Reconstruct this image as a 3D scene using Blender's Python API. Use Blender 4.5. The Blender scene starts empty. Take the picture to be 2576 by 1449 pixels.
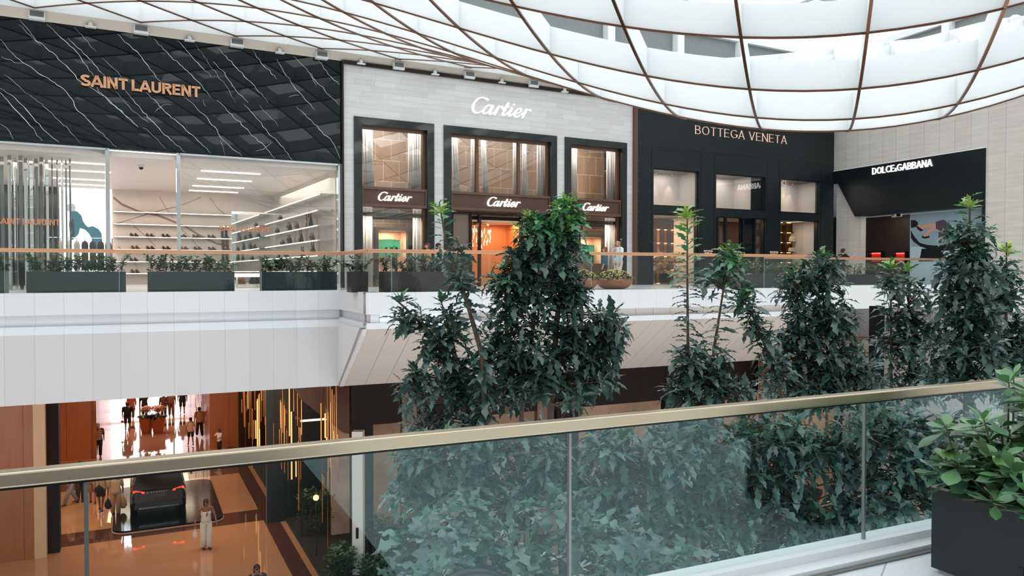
import bpy, bmesh, math, random
import numpy as np
from mathutils import Vector, Matrix
C = bpy.context.scene.collection
SC = bpy.context.scene
rnd = random.Random(7)
nr = np.random.default_rng(7)
EYE = 9.5                      # camera height above the lower mall floor; heights below are given from eye level
FL, CX, CY = 1950.0, 1288.0, 724.5
TH = math.atan(39.5 / FL)
cT, sT = math.cos(TH), math.sin(TH)
Z_FAR, Z_NEAR, Z_LOW = -0.52, -1.9, -9.5

# ------------------------------------------------------------------ camera, sky, lamps, exposure
cam = bpy.data.cameras.new('camera'); cam.sensor_width = 36.0; cam.lens = FL / 2576 * 36.0
cam.clip_start = 0.05; cam.clip_end = 500
camo = bpy.data.objects.new('camera', cam); C.objects.link(camo)
camo.location = (0, 0, EYE); camo.rotation_euler = (math.pi / 2 - TH, 0, 0)
SC.camera = camo
SC.view_settings.view_transform = 'Standard'; SC.view_settings.look = 'None'
SC.view_settings.exposure = 0.0; SC.view_settings.gamma = 1.0; SC.view_settings.use_curve_mapping = False
SC.cycles.use_denoising = True; SC.cycles.adaptive_threshold = 0.02
SC.cycles.max_bounces = 8; SC.cycles.diffuse_bounces = 3; SC.cycles.glossy_bounces = 4
SC.cycles.transmission_bounces = 4; SC.cycles.transparent_max_bounces = 16
SC.cycles.caustics_reflective = False; SC.cycles.caustics_refractive = False
SC.cycles.sample_clamp_indirect = 4.0
wd = bpy.data.worlds.new('sky'); SC.world = wd; wd.use_nodes = True
bg = wd.node_tree.nodes['Background']; bg.inputs[0].default_value = (0.94, 0.98, 1.0, 1); bg.inputs[1].default_value = 2.3


def area(name, loc, size, power, col, rot=(0, 0, 0), size_y=None):
    l = bpy.data.lights.new(name, 'AREA'); l.energy = power; l.color = col; l.size = size
    if size_y: l.shape = 'RECTANGLE'; l.size_y = size_y
    o = bpy.data.objects.new(name, l); C.objects.link(o)
    o.location = (loc[0], loc[1], loc[2] + EYE); o.rotation_euler = rot
    return o


# ------------------------------------------------------------------ geometry helpers
def ray(px, py):
    a, b = (px - CX) / FL, (CY - py) / FL
    return np.array([a, cT + sT * b, -sT + cT * b])


def at(px, py, Y):             # the point seen at a pixel, Y metres in front of the camera
    r = ray(px, py); return r * (Y / r[1])


def gp(px, py, z=Z_LOW):       # the point seen at a pixel on a horizontal plane
    r = ray(px, py); return r * (z / r[2])


class Frame:                   # a vertical plane: s along it, n out of it towards the camera, z up
    def __init__(self, o, u):
        self.o = np.array(o, float)[:2]; u = np.array(u, float)[:2]; self.u = u / np.linalg.norm(u)
        self.v = np.array([self.u[1], -self.u[0]])
    def p(self, s, n, z):
        q = self.o + self.u * s + self.v * n; return (q[0], q[1], z)
    def px(self, x, y, n=0.0):
        r = ray(x, y); o = self.o + self.v * n
        t = (o @ self.v) / (r[:2] @ self.v); P = r * t
        return float((P[:2] - o) @ self.u), float(P[2])
    def ang(self): return math.atan2(self.u[1], self.u[0])
    def sn(self, P):
        q = np.array(P[:2]) - self.o; return float(q @ self.u), float(q @ self.v)


D860 = 32.0 * 3290 / (4870 - 860)
FAC = Frame(at(860, 685, D860), (3582, 1950))            # the long row of shop fronts
s_c, _ = FAC.px(2096, 650)
FDG = Frame(FAC.p(s_c, 0, 0), (0.382, -0.924))           # the wall returning at the right end
RAIL = Frame((0, 4.13), (4142, 1950))                    # near balustrade
PB2 = np.array(at(924, 685, 19.3)[:2]); PB1 = PB2 + RAIL.v * -3.0
BAL3 = Frame(PB2, RAIL.u); BAL1 = Frame(PB1, RAIL.u)      # far balustrade, two runs and a jog


class MB:
    def __init__(self): self.v = []; self.f = []; self.m = []; self.uv = None
    def add(self, vs, fs, mi=0):
        k = len(self.v); self.v.extend([tuple(map(float, q)) for q in vs])
        for f in fs: self.f.append(tuple(i + k for i in f)); self.m.append(mi)
        return self
    def quad(self, a, b, c, d, mi=0): return self.add([a, b, c, d], [(0, 1, 2, 3)], mi)
    def hexa(self, P, mi=0):
        return self.add(P, [(0, 3, 2, 1), (4, 5, 6, 7), (0, 1, 5, 4), (1, 2, 6, 5), (2, 3, 7, 6), (3, 0, 4, 7)], mi)
    def box(self, F, s0, s1, n0, n1, z0, z1, mi=0):
        if F is None: g = lambda s, n, z: (s, n, z)
        else: g = F.p
        s0, s1 = min(s0, s1), max(s0, s1); n0, n1 = min(n0, n1), max(n0, n1); z0, z1 = min(z0, z1), max(z0, z1)
        return self.hexa([g(s0, n1, z0), g(s1, n1, z0), g(s1, n0, z0), g(s0, n0, z0), g(s0, n1, z1), g(s1, n1, z1), g(s1, n0, z1), g(s0, n0, z1)] if F is not None else
                         [g(s0, n0, z0), g(s1, n0, z0), g(s1, n1, z0), g(s0, n1, z0), g(s0, n0, z1), g(s1, n0, z1), g(s1, n1, z1), g(s0, n1, z1)], mi)
    def prism(self, F, pts, n0, n1, mi=0):       # polygon in (s,z) of a frame, thick from n0 to n1
        k = len(pts); A = [F.p(s, n1, z) for s, z in pts]; B = [F.p(s, n0, z) for s, z in pts]
        fs = [tuple(range(k)), tuple(range(2 * k - 1, k - 1, -1))]
        fs += [(i, k + i, k + (i + 1) % k, (i + 1) % k) for i in range(k)]
        return self.add(A + B, fs, mi)
    def slab(self, pts, z0, z1, mi=0):           # polygon in (x,y), thick from z0 to z1
        k = len(pts)
        fs = [tuple(range(k - 1, -1, -1)), tuple(range(k, 2 * k))]
        fs += [(i, (i + 1) % k, k + (i + 1) % k, k + i) for i in range(k)]
        return self.add([(x, y, z0) for x, y in pts] + [(x, y, z1) for x, y in pts], fs, mi)
    def tube(self, pts, r, n=6, mi=0, cap=True, ell=None):
        pts = [Vector(p) for p in pts]; k = len(pts)
        rs = r if isinstance(r, (list, tuple)) else [r] * k
        prev = None; vs = []; fs = []
        for i, p in enumerate(pts):
            t = (pts[min(i + 1, k - 1)] - pts[max(i - 1, 0)])
            t = t.normalized() if t.length > 1e-9 else Vector((0, 0, 1))
            if prev is None:
                a = t.cross(Vector((0, 0, 1)))
                if a.length < 0.1: a = t.cross(Vector((0, 1, 0)))
            else: a = prev - t * prev.dot(t)
            a.normalize(); prev = a; b = t.cross(a)
            for j in range(n):
                w = 2 * math.pi * j / n
                vs.append(p + a * (math.cos(w) * rs[i]) + b * (math.sin(w) * rs[i] * (ell or 1)))
        for i in range(k - 1):
            for j in range(n):
                fs.append((i * n + j, i * n + (j + 1) % n, (i + 1) * n + (j + 1) % n, (i + 1) * n + j))
        if cap: fs.append(tuple(range(n - 1, -1, -1))); fs.append(tuple(range((k - 1) * n, k * n)))
        return self.add(vs, fs, mi)
    def loft(self, rings, mi=0, cap=True):       # rings of equal length
        n = len(rings[0]); fs = []
        for i in range(len(rings) - 1):
            for j in range(n): fs.append((i * n + j, i * n + (j + 1) % n, (i + 1) * n + (j + 1) % n, (i + 1) * n + j))
        if cap: fs.append(tuple(range(n - 1, -1, -1))); fs.append(tuple(range((len(rings) - 1) * n, len(rings) * n)))
        return self.add([q for r in rings for q in r], fs, mi)
    def lathe(self, prof, c=(0, 0, 0), n=20, mi=0, sx=1, sy=1):
        rings = [[(c[0] + r * sx * math.cos(2 * math.pi * j / n), c[1] + r * sy * math.sin(2 * math.pi * j / n), c[2] + z) for j in range(n)] for r, z in prof]
        return self.loft(rings, mi)
    def ball(self, c, r, n=10, mi=0, sx=1, sy=1, sz=1):
        k = max(4, n // 2 + 1)
        return self.lathe([(max(1e-3, r * math.sin(math.pi * i / k)), -r * sz * math.cos(math.pi * i / k)) for i in range(k + 1)], c, n, mi, sx, sy)


ORG = {}


def mk(name, mb, mats, parent=None, loc=(0, 0, 0), smooth=False, bevel=0):
    me = bpy.data.meshes.new(name)
    L = loc if parent is None else ORG[parent.name]
    vs = [(v[0] - L[0], v[1] - L[1], v[2] - L[2]) for v in mb.v]
    me.from_pydata(vs, [], mb.f)
    for m in (mats if isinstance(mats, (list, tuple)) else [mats]): me.materials.append(m)
    if any(mb.m): me.polygons.foreach_set('material_index', mb.m)
    if smooth: me.polygons.foreach_set('use_smooth', [True] * len(me.polygons))
    me.update()
    o = bpy.data.objects.new(name, me); C.objects.link(o)
    if parent is None: o.location = (L[0], L[1], L[2] + EYE)
    else: o.parent = parent
    ORG[o.name] = L
    if bevel:
        b = o.modifiers.new('soft', 'BEVEL'); b.width = bevel; b.segments = 2; b.limit_method = 'ANGLE'
    return o


def base(mb):
    v = np.array(mb.v); return (float(v[:, 0].mean()), float(v[:, 1].mean()), float(v[:, 2].min()))


def tag(o, label, cat, group=None):
    o['label'] = label; o['category'] = cat
    if group: o['group'] = group
    return o


def thing(name, label, cat, loc, group=None):
    o = bpy.data.objects.new(name, None); C.objects.link(o); o.empty_display_size = 0.2
    o.location = (loc[0], loc[1], loc[2] + EYE); ORG[o.name] = tuple(loc)
    return tag(o, label, cat, group)


def part(name, mb, mats, parent, label=None, **k):
    o = mk(name, mb, mats, parent, **k)
    if label: o['label'] = label
    return o


def solo(name, mb, mats, label, cat, group=None, **k):
    return tag(mk(name, mb, mats, None, base(mb), **k), label, cat, group)


def struct(name, mb, mats, parent=None, **k):
    o = mk(name, mb, mats, parent, base(mb) if parent is None else (0, 0, 0), **k)
    if parent is None: o['kind'] = 'structure'
    return o


def struct_root(name, loc):
    o = bpy.data.objects.new(name, None); C.objects.link(o); o['kind'] = 'structure'
    o.location = (loc[0], loc[1], loc[2] + EYE); ORG[o.name] = tuple(loc); return o


def kids(o): return [c for c in o.children]


def copy_tree(o, loc=None, rot=None, parent=None):
    c = o.copy(); C.objects.link(c); ORG[c.name] = ORG.get(o.name, (0, 0, 0))
    if parent is not None: c.parent = parent
    if loc is not None: c.location = (loc[0], loc[1], loc[2] + EYE); ORG[c.name] = tuple(loc)
    if rot is not None: c.rotation_euler = (0, 0, rot)
    for k in kids(o): copy_tree(k, parent=c)
    return c


def uvp(o, F):                 # lay a metre grid over a surface: along the frame and up
    me = o.data; uv = me.uv_layers.new(name='UVMap'); L = ORG[o.name] if o.parent is None else ORG[o.parent.name]
    co = np.empty(len(me.vertices) * 3); me.vertices.foreach_get('co', co); co = co.reshape(-1, 3) + np.array(L)
    li = np.empty(len(me.loops), int); me.loops.foreach_get('vertex_index', li)
    P = co[li]; a = (P[:, :2] - F.o) @ F.u
    uv.data.foreach_set('uv', np.column_stack([a, P[:, 2] + 20]).astype(np.float32).ravel()); return o


# ------------------------------------------------------------------ materials
def lin(c):
    return tuple(((x / 255) / 12.92 if x / 255 <= 0.04045 else ((x / 255 + 0.055) / 1.055) ** 2.4) for x in c)


MATS = {}


def mat(name, rgb, rough=0.5, metal=0.0, emit=0.0, spec=0.5, var=0.0, vscale=3.0, bump=0.0, bscale=40.0, trans=0.0, stretch=None, coat=0.0):
    if name in MATS: return MATS[name]
    m = bpy.data.materials.new(name); m.use_nodes = True; nt = m.node_tree; N = nt.nodes; b = N['Principled BSDF']
    c = lin(rgb)
    b.inputs['Base Color'].default_value = (*c, 1); b.inputs['Roughness'].default_value = rough
    b.inputs['Metallic'].default_value = metal; b.inputs['Specular IOR Level'].default_value = spec
    b.inputs['Coat Weight'].default_value = coat
    if emit:
        b.inputs['Emission Color'].default_value = (*c, 1); b.inputs['Emission Strength'].default_value = emit
    if var or bump:
        tc = N.new('ShaderNodeTexCoord'); mp = N.new('ShaderNodeMapping'); nt.links.new(tc.outputs['Object'], mp.inputs[0])
        if stretch: mp.inputs['Scale'].default_value = stretch
        if var:
            n = N.new('ShaderNodeTexNoise'); n.inputs['Scale'].default_value = vscale; n.inputs['Detail'].default_value = 5
            nt.links.new(mp.outputs[0], n.inputs[0])
            r = N.new('ShaderNodeValToRGB'); nt.links.new(n.outputs[0], r.inputs[0])
            r.color_ramp.elements[0].position = 0.3; r.color_ramp.elements[1].position = 0.7
            r.color_ramp.elements[0].color = (*[x * (1 - var) for x in c], 1); r.color_ramp.elements[1].color = (*[min(1, x * (1 + var)) for x in c], 1)
            nt.links.new(r.outputs[0], b.inputs['Base Color'])
        if bump:
            n2 = N.new('ShaderNodeTexNoise'); n2.inputs['Scale'].default_value = bscale; nt.links.new(mp.outputs[0], n2.inputs[0])
            bu = N.new('ShaderNodeBump'); bu.inputs['Strength'].default_value = bump; bu.inputs['Distance'].default_value = 0.02
            nt.links.new(n2.outputs[0], bu.inputs['Height']); nt.links.new(bu.outputs[0], b.inputs['Normal'])
    if trans:
        out = N['Material Output']; tl = N.new('ShaderNodeBsdfTranslucent'); tl.inputs[0].default_value = (*c, 1)
        mx = N.new('ShaderNodeMixShader'); mx.inputs[0].default_value = trans
        nt.links.new(b.outputs[0], mx.inputs[1]); nt.links.new(tl.outputs[0], mx.inputs[2]); nt.links.new(mx.outputs[0], out.inputs[0])
    MATS[name] = m; return m


def bricks(name, rgb, rgb2, mortar, bw, bh, msize=0.006, offset=0.5, rough=0.5, var=0.0, freq=2, squash=1.0, sqf=2, nstretch=(1, 8, 1), coat=0.0, bias=0.0):
    m = mat(name, rgb, rough, coat=coat); nt = m.node_tree; N = nt.nodes; b = N['Principled BSDF']
    tc = N.new('ShaderNodeTexCoord'); t = N.new('ShaderNodeTexBrick'); nt.links.new(tc.outputs['UV'], t.inputs['Vector'])
    t.inputs['Color1'].default_value = (*lin(rgb), 1); t.inputs['Color2'].default_value = (*lin(rgb2), 1); t.inputs['Mortar'].default_value = (*lin(mortar), 1)
    t.inputs['Scale'].default_value = 1.0; t.inputs['Mortar Size'].default_value = msize; t.inputs['Brick Width'].default_value = bw
    t.inputs['Row Height'].default_value = bh; t.offset = offset; t.offset_frequency = freq; t.squash = squash; t.squash_frequency = sqf
    t.inputs['Bias'].default_value = bias; t.inputs['Mortar Smooth'].default_value = 0.0
    src = t.outputs['Color']
    if var:
        mp = N.new('ShaderNodeMapping'); mp.inputs['Scale'].default_value = nstretch; nt.links.new(tc.outputs['UV'], mp.inputs[0])
        n = N.new('ShaderNodeTexNoise'); n.inputs['Scale'].default_value = 1.6; n.inputs['Detail'].default_value = 6; nt.links.new(mp.outputs[0], n.inputs[0])
        r = N.new('ShaderNodeValToRGB'); nt.links.new(n.outputs[0], r.inputs[0]); r.color_ramp.elements[0].position = 0.35; r.color_ramp.elements[1].position = 0.65
        r.color_ramp.elements[0].color = (1 - var,) * 3 + (1,); r.color_ramp.elements[1].color = (1, 1, 1, 1)
        mx = N.new('ShaderNodeMixRGB'); mx.blend_type = 'MULTIPLY'; mx.inputs[0].default_value = 1
        nt.links.new(src, mx.inputs[1]); nt.links.new(r.outputs[0], mx.inputs[2]); src = mx.outputs[0]
    nt.links.new(src, b.inputs['Base Color']); return m


def glass(name, tint, refl=0.06, rough=0.0, fres=0.6, gl=(1, 1, 1)):
    m = bpy.data.materials.new(name); m.use_nodes = True; nt = m.node_tree; N = nt.nodes; N.remove(N['Principled BSDF'])
    tr = N.new('ShaderNodeBsdfTransparent'); tr.inputs[0].default_value = (*tint, 1)
    g = N.new('ShaderNodeBsdfGlossy'); g.inputs['Roughness'].default_value = rough; g.inputs[0].default_value = (*gl, 1)
    ge = N.new('ShaderNodeNewGeometry'); dp = N.new('ShaderNodeVectorMath'); dp.operation = 'DOT_PRODUCT'
    nt.links.new(ge.outputs['Incoming'], dp.inputs[0]); nt.links.new(ge.outputs['Normal'], dp.inputs[1])
    def mth(op, x, y=None, z=None):
        q = N.new('ShaderNodeMath'); q.operation = op
        for i, w in enumerate((x, y, z)):
            if w is None: continue
            if isinstance(w, (int, float)): q.inputs[i].default_value = w
            else: nt.links.new(w, q.inputs[i])
        return q.outputs[0]
    f5 = mth('POWER', mth('SUBTRACT', 1.0, mth('ABSOLUTE', dp.outputs['Value'])), 5.0)     # same reflectance seen from either face
    ma = N.new('ShaderNodeMath'); ma.operation = 'MULTIPLY_ADD'; ma.inputs[1].default_value = fres; ma.inputs[2].default_value = refl + .04 * fres
    nt.links.new(f5, ma.inputs[0]); mx = N.new('ShaderNodeMixShader')
    nt.links.new(ma.outputs[0], mx.inputs[0]); nt.links.new(tr.outputs[0], mx.inputs[1]); nt.links.new(g.outputs[0], mx.inputs[2])
    nt.links.new(mx.outputs[0], N['Material Output'].inputs[0]); MATS[name] = m; return m


white_stone = bricks('white fascia stone', (212, 214, 217), (206, 208, 212), (182, 184, 186), 0.62, 60, 0.005, 0.0, 0.45)
shade_stone = bricks('shade tinted fascia panels', (196, 195, 196), (190, 189, 190), (166, 165, 166), 0.62, 60, 0.005, 0.0, 0.5)  # fascia stone copied darker; the weaker sky light is put into its colour
taupe_stone = bricks('taupe soffit stone', (205, 196, 188), (198, 190, 182), (130, 122, 115), 0.62, 60, 0.006, 0.0, 0.5)
cream = mat('cream cove paint', (214, 204, 190), 0.7, var=0.03)
fin_white = mat('white translucent fin', (246, 249, 250), 0.5, trans=0.35)
copper = mat('copper edge', (104, 72, 54), 0.3, 0.8, var=0.15, vscale=2)
black_marble = mat('black marble', (9, 19, 22), 0.03, spec=0.38)
vein_white = mat('white marble vein', (215, 222, 222), 0.2)
chrome = mat('chrome', (225, 230, 232), 0.08, 1.0)
dark_bronze = mat('dark bronze metal', (48, 38, 34), 0.35, 0.6)
clear = glass('clear glass', (0.93, 0.96, 0.95), 0.03, 0.0, 0.7)
# lamps of the place (the shops' ceiling lights and the warm downlights of the lower mall)
WARM = (1.0, .70, .48); SOFT = (1.0, .86, .74)
def fac_area(name, s, n, z, sx, sy, power, col):
    p = FAC.p(s, n, z); return area(name, p, sx, power, col, (0, 0, FAC.ang()), sy)
fac_area('shop_ceiling_light', -7, -5, 3.3, 14, 8, 640, (1.0, .90, .84))
for i, (px_, py_) in enumerate(((200, 1300), (420, 1200), (560, 1350), (380, 1060), (380, 1010))):
    P = gp(px_, py_); area('mall_downlight', (P[0], P[1], -3.6), 5, 260, WARM, (0, 0, RAIL.ang()), 3)
# ------------------------------------------------------------------ ceiling: a hanging grid of white fins with copper edges
HP = [10.1133, 8.4991, 7.7687, 14.5229, 26.2327, 31.5208, -0.747, 13.4748, -6.0107, 4.3598]
LO, LU, LV = np.array([1.9958, 17.6723]), np.array([1.6936, -0.444]), np.array([-0.649, -1.6934])


def ceil_h(X, Y):
    H0, D, x0, y0, sx, sy, rot, tx, ty, pw = HP
    dx, dy = X - x0, Y - y0
    a = dx * math.cos(rot) + dy * math.sin(rot); b = -dx * math.sin(rot) + dy * math.cos(rot)
    h = H0 - D / (1 + (a / sx) ** 2 + (b / sy) ** 2) ** pw + tx * 0.01 * X + ty * 0.01 * (Y - 20)
    return h if h < 7.45 else 7.45 + 0.3 * math.tanh((h - 7.45) / 0.3)


ceil = struct_root('ceiling', (0, 15, 7.5))
FIN_H = 0.5


def inside(P):
    s, n = FAC.sn(P)
    if n < 0.44: return False
    s2, n2 = FDG.sn(P)
    return n2 > 0.4 and -30 < P[0] < 34 and P[1] > -9


def grid_line(fam, idx):
    runs = []; cur = []; prev = False
    for q in np.arange(-24, 26.01, 0.25):
        k, j = (idx, q) if fam == 'A' else (q, idx)
        P = LO + LU * k + LV * j
        ok = inside(P)
        if ok != prev and q > -24:                       # run each fin right up to the cove
            a_, b_ = q - .25, q
            for _ in range(8):
                m_ = (a_ + b_) / 2; kk, jj = (idx, m_) if fam == 'A' else (m_, idx)
                if inside(LO + LU * kk + LV * jj) == prev: a_ = m_
                else: b_ = m_
            m_ = b_ if ok else a_; kk, jj = (idx, m_) if fam == 'A' else (m_, idx); E_ = LO + LU * kk + LV * jj; e_ = (E_[0], E_[1], ceil_h(E_[0], E_[1]))
            cur.append(e_)
            if not ok: runs.append(cur); cur = []
        if ok: cur.append((P[0], P[1], ceil_h(P[0], P[1])))
        prev = ok
    if cur: runs.append(cur)
    for r in runs:
        if len(r) < 3: continue
        d = LV if fam == 'A' else LU; d = d / np.linalg.norm(d); nx, ny = -d[1], d[0]
        hw = 0.01; w2 = 0.023 if fam == 'A' else 0.015
        mb = MB(); rings = []
        for x, y, z in r:
            rings.append([(x + nx * hw, y + ny * hw, z), (x - nx * hw, y - ny * hw, z), (x - nx * hw, y - ny * hw, z + FIN_H), (x + nx * hw, y + ny * hw, z + FIN_H)])
        mb.loft(rings); part('fin', mb, fin_white, ceil)
        mb = MB(); rings = []
        for x, y, z in r:
            rings.append([(x + nx * w2, y + ny * w2, z - 0.02), (x - nx * w2, y - ny * w2, z - 0.02), (x - nx * w2, y - ny * w2, z + 0.01), (x + nx * w2, y + ny * w2, z + 0.01)])
        mb.loft(rings); part('copper_edge', mb, copper, ceil, 'copper strip along the bottom of a fin')


for i in range(-17, 15): grid_line('A', i)
for i in range(-17, 16): grid_line('B', i)

# grey ribbed clerestory above the shop fronts, white columns and roof beams
ribbed = mat('grey ribbed cladding', (128, 134, 134), 0.7, var=0.12, vscale=9, stretch=(6, 6, 0.3))
white_paint = mat('white paint', (236, 240, 240), 0.6)
uvp(struct('wall_clerestory', MB().box(FAC, -22, s_c, -0.5, -0.1, 7.6, 10.3), ribbed), FAC)
uvp(struct('wall_clerestory_right', MB().box(FDG, -0.1, 34, -0.5, -0.1, 7.6, 10.3), ribbed), FDG)
mb = MB()
for s in np.arange(-18, s_c - 1, 3.6): mb.box(FAC, s, s + 0.35, -0.1, 0.25, 7.6, 10.6)
for s in np.arange(2, 20, 4.0): mb.box(FDG, s, s + 0.35, -0.1, 0.25, 7.6, 10.6)
struct('trim_1', mb, white_paint)
mb = MB()
for s in np.arange(-22, 26, 4.5): mb.box(FAC, s, s + 0.3, -0.5, 34, 11.2, 11.9)
for n in (4, 12, 20, 28): mb.box(FAC, -22, 26, n, n + 0.35, 11.0, 11.8)
struct('trim_2', mb, white_paint)
# white sloped roof lining between the clerestory and the skylight
mb = MB(); mb.prism(FAC, [(-22, 10.3), (s_c, 10.3), (s_c, 10.55), (-22, 10.55)], -0.5, 0.1)
mb.prism(FDG, [(0, 10.3), (34, 10.3), (34, 10.55), (0, 10.55)], -0.5, 0.1)
struct('trim_3', mb, white_paint)

# cream cove between the shop fronts and the grid
mb = MB(); s0, s1 = -22.0, s_c
cv = [(0.0, 7.12), (0.05, 7.2), (0.16, 7.36), (0.3, 7.42), (0.42, 7.46), (0.42, 7.5), (-0.3, 7.6), (-0.3, 7.12)]
mb.loft([[FAC.p(s, n, z) for n, z in cv] for s in (s0, s1)])
mb2 = MB().box(FAC, s0, s1, .40, .435, 7.3, 8.05); struct('trim_4', mb, cream)
struct('trim_24', mb2, fin_white)
vent_frame = mat('white vent frame', (235, 236, 234), 0.5)
vent_dark = mat('grey vent grille', (120, 124, 124), 0.5)
k = 0
ords = ['first', 'second', 'third', 'fourth', 'fifth', 'sixth', 'seventh', 'eighth', 'ninth', 'tenth']
for i, x in enumerate((93, 355, 596, 809, 1002, 1180, 1341)):
    y = (40, 76, 109, 140, 167, 190, 212)[i]
    s, z = FAC.px(x, y, 0.12)
    t = thing('air_vent', '%s white air vent from the left, in the cream cove above the shop fronts' % ords[i], 'air vent', FAC.p(s, 0.12, z - 0.13), 'air vents in the cove')
    part('frame', MB().box(FAC, s - 0.2, s + 0.2, 0.02, 0.22, z - 0.12, z + 0.12), vent_frame, t)
    mb = MB()
    for q in range(5): mb.box(FAC, s - 0.16, s + 0.16, 0.2, 0.235, z + 0.085 - q * 0.03, z + 0.1 - q * 0.03)
    mb.box(FAC, s - 0.17, s + 0.17, 0.2, 0.225, z - 0.045, z + 0.1)
    part('grille', mb, vent_dark, t)
for i, x in enumerate((228, 477, 704, 908, 1094, 1262, 1420)):
    y = (61, 96, 127, 155, 182, 203, 226)[i]
    s, z = FAC.px(x, y, 0.12)
    t = thing('spotlight', '%s white egg-shaped spotlight from the left, on the cove ledge between two air vents' % ords[i], 'spotlight', FAC.p(s, 0.12, z - 0.1), 'spotlights on the cove')
    part('bracket', MB().box(FAC, s - 0.14, s + 0.14, 0.04, 0.2, z - 0.1, z - 0.06), vent_frame, t)
    part('lamp_head', MB().lathe([(0.01, 0.11), (0.04, 0.08), (0.065, 0.02), (0.07, -0.03), (0.05, -0.07)], FAC.p(s, 0.13, z), 10), white_paint, t, smooth=True)
# ------------------------------------------------------------------ lettering: strokes with widths, set on a wall
def arc(cx, cy, rx, ry, a0, a1, n=10):
    return [(cx + rx * math.cos(math.radians(a0 + (a1 - a0) * i / n)), cy + ry * math.sin(math.radians(a0 + (a1 - a0) * i / n))) for i in range(n + 1)]


def glyphs(w):
    h = w / 2
    S = arc(.33, .74 - h * .1, .24, .26 - h * .9, 20, 270, 12); S2 = arc(.33, .27 + h * .1, .27, .27 - h * .9 + .01, 90, -160, 12)
    G = {
        'S': (.66, [S[:-1] + S2]),
        'A': (.76, [[(.03, 0), (.38, 1)], [(.38, 1), (.73, 0)], [(.17, .3), (.59, .3)]]),
        'I': (.2, [[(.1, 0), (.1, 1)]]),
        'N': (.74, [[(h, 0), (h, 1)], [(h, 1), (.74 - h, 0)], [(.74 - h, 0), (.74 - h, 1)]]),
        'T': (.64, [[(0, 1 - h), (.64, 1 - h)], [(.32, 1 - h), (.32, 0)]]),
        'L': (.54, [[(h, 1), (h, 0)], [(h, h), (.54, h)]]),
        'U': (.72, [[(h, 1), (h, .32)] + arc(.36, .32, .36 - h, .32 - h, 180, 360, 12) + [(.72 - h, .32), (.72 - h, 1)]]),
        'R': (.7, [[(h, 0), (h, 1)], [(h, 1 - h), (.4, 1 - h)] + arc(.4, .745 , .27 - h * .6, .255 - h, 90, -90, 8) + [(h, .49 + h * .5)], [(.38, .48), (.66, 0)]]),
        'E': (.6, [[(h, 0), (h, 1)], [(h, 1 - h), (.6, 1 - h)], [(h, .52), (.54, .52)], [(h, h), (.6, h)]]),
        'B': (.64, [[(h, 0), (h, 1)], [(h, 1 - h), (.34, 1 - h)] + arc(.34, .75, .24 - h * .5, .25 - h, 90, -90, 8) + [(h, .5 + h)], [(h, .52), (.36, .52)] + arc(.36, .27, .27 - h * .5, .27 - h, 90, -90, 8) + [(h, h)]]),
        'O': (.86, [arc(.43, .5, .43 - h, .5 - h, 0, 360, 24)]),
        'C': (.74, [arc(.45, .5, .45 - h, .5 - h, 45, 315, 20)]),
        'D': (.74, [[(h, 0), (h, 1)], [(h, 1 - h), (.3, 1 - h)] + arc(.3, .5, .44 - h, .5 - h, 90, -90, 14) + [(h, h)]]),
        'G': (.8, [arc(.45, .5, .45 - h, .5 - h, 42, 350, 20), [(.5, .44), (.8 - h, .44)], [(.8 - h, .46), (.8 - h, .12)]]),
        'V': (.74, [[(.03, 1), (.37, 0)], [(.37, 0), (.71, 1)]]),
        '&': (.62, [[(.6, 0), (.36, .3), (.16, .66), (.16, .82), (.28, .95), (.4, .84), (.38, .68), (.22, .52), (.06, .34), (.06, .14), (.22, .03), (.42, .1), (.58, .4)]]),
        '0': (.4, [arc(.2, .5, .14, .42, 0, 360, 14)]), 'P': (.6, [[(h, 0), (h, 1)], [(h, 1 - h), (.34, 1 - h)] + arc(.34, .73, .22, .27 - h, 90, -90, 8) + [(h, .46 + h)]]),
    }
    return G


def stroke(mb, F, pts, ws, n0, n1):
    k = len(pts)
    if k < 2: return
    closed = k > 3 and abs(pts[0][0] - pts[-1][0]) + abs(pts[0][1] - pts[-1][1]) < 1e-6
    rings = []
    for i in range(k):
        a = pts[i - 1] if i else (pts[-2] if closed else pts[0]); b = pts[i + 1] if i < k - 1 else (pts[1] if closed else pts[-1])
        dx, dy = b[0] - a[0], b[1] - a[1]; L = math.hypot(dx, dy) or 1
        nx, ny = -dy / L * ws[i] / 2, dx / L * ws[i] / 2
        x, y = pts[i]
        rings.append([F.p(x + nx, n1, y + ny), F.p(x - nx, n1, y - ny), F.p(x - nx, n0, y - ny), F.p(x + nx, n0, y + ny)])
    mb.loft(rings)


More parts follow.
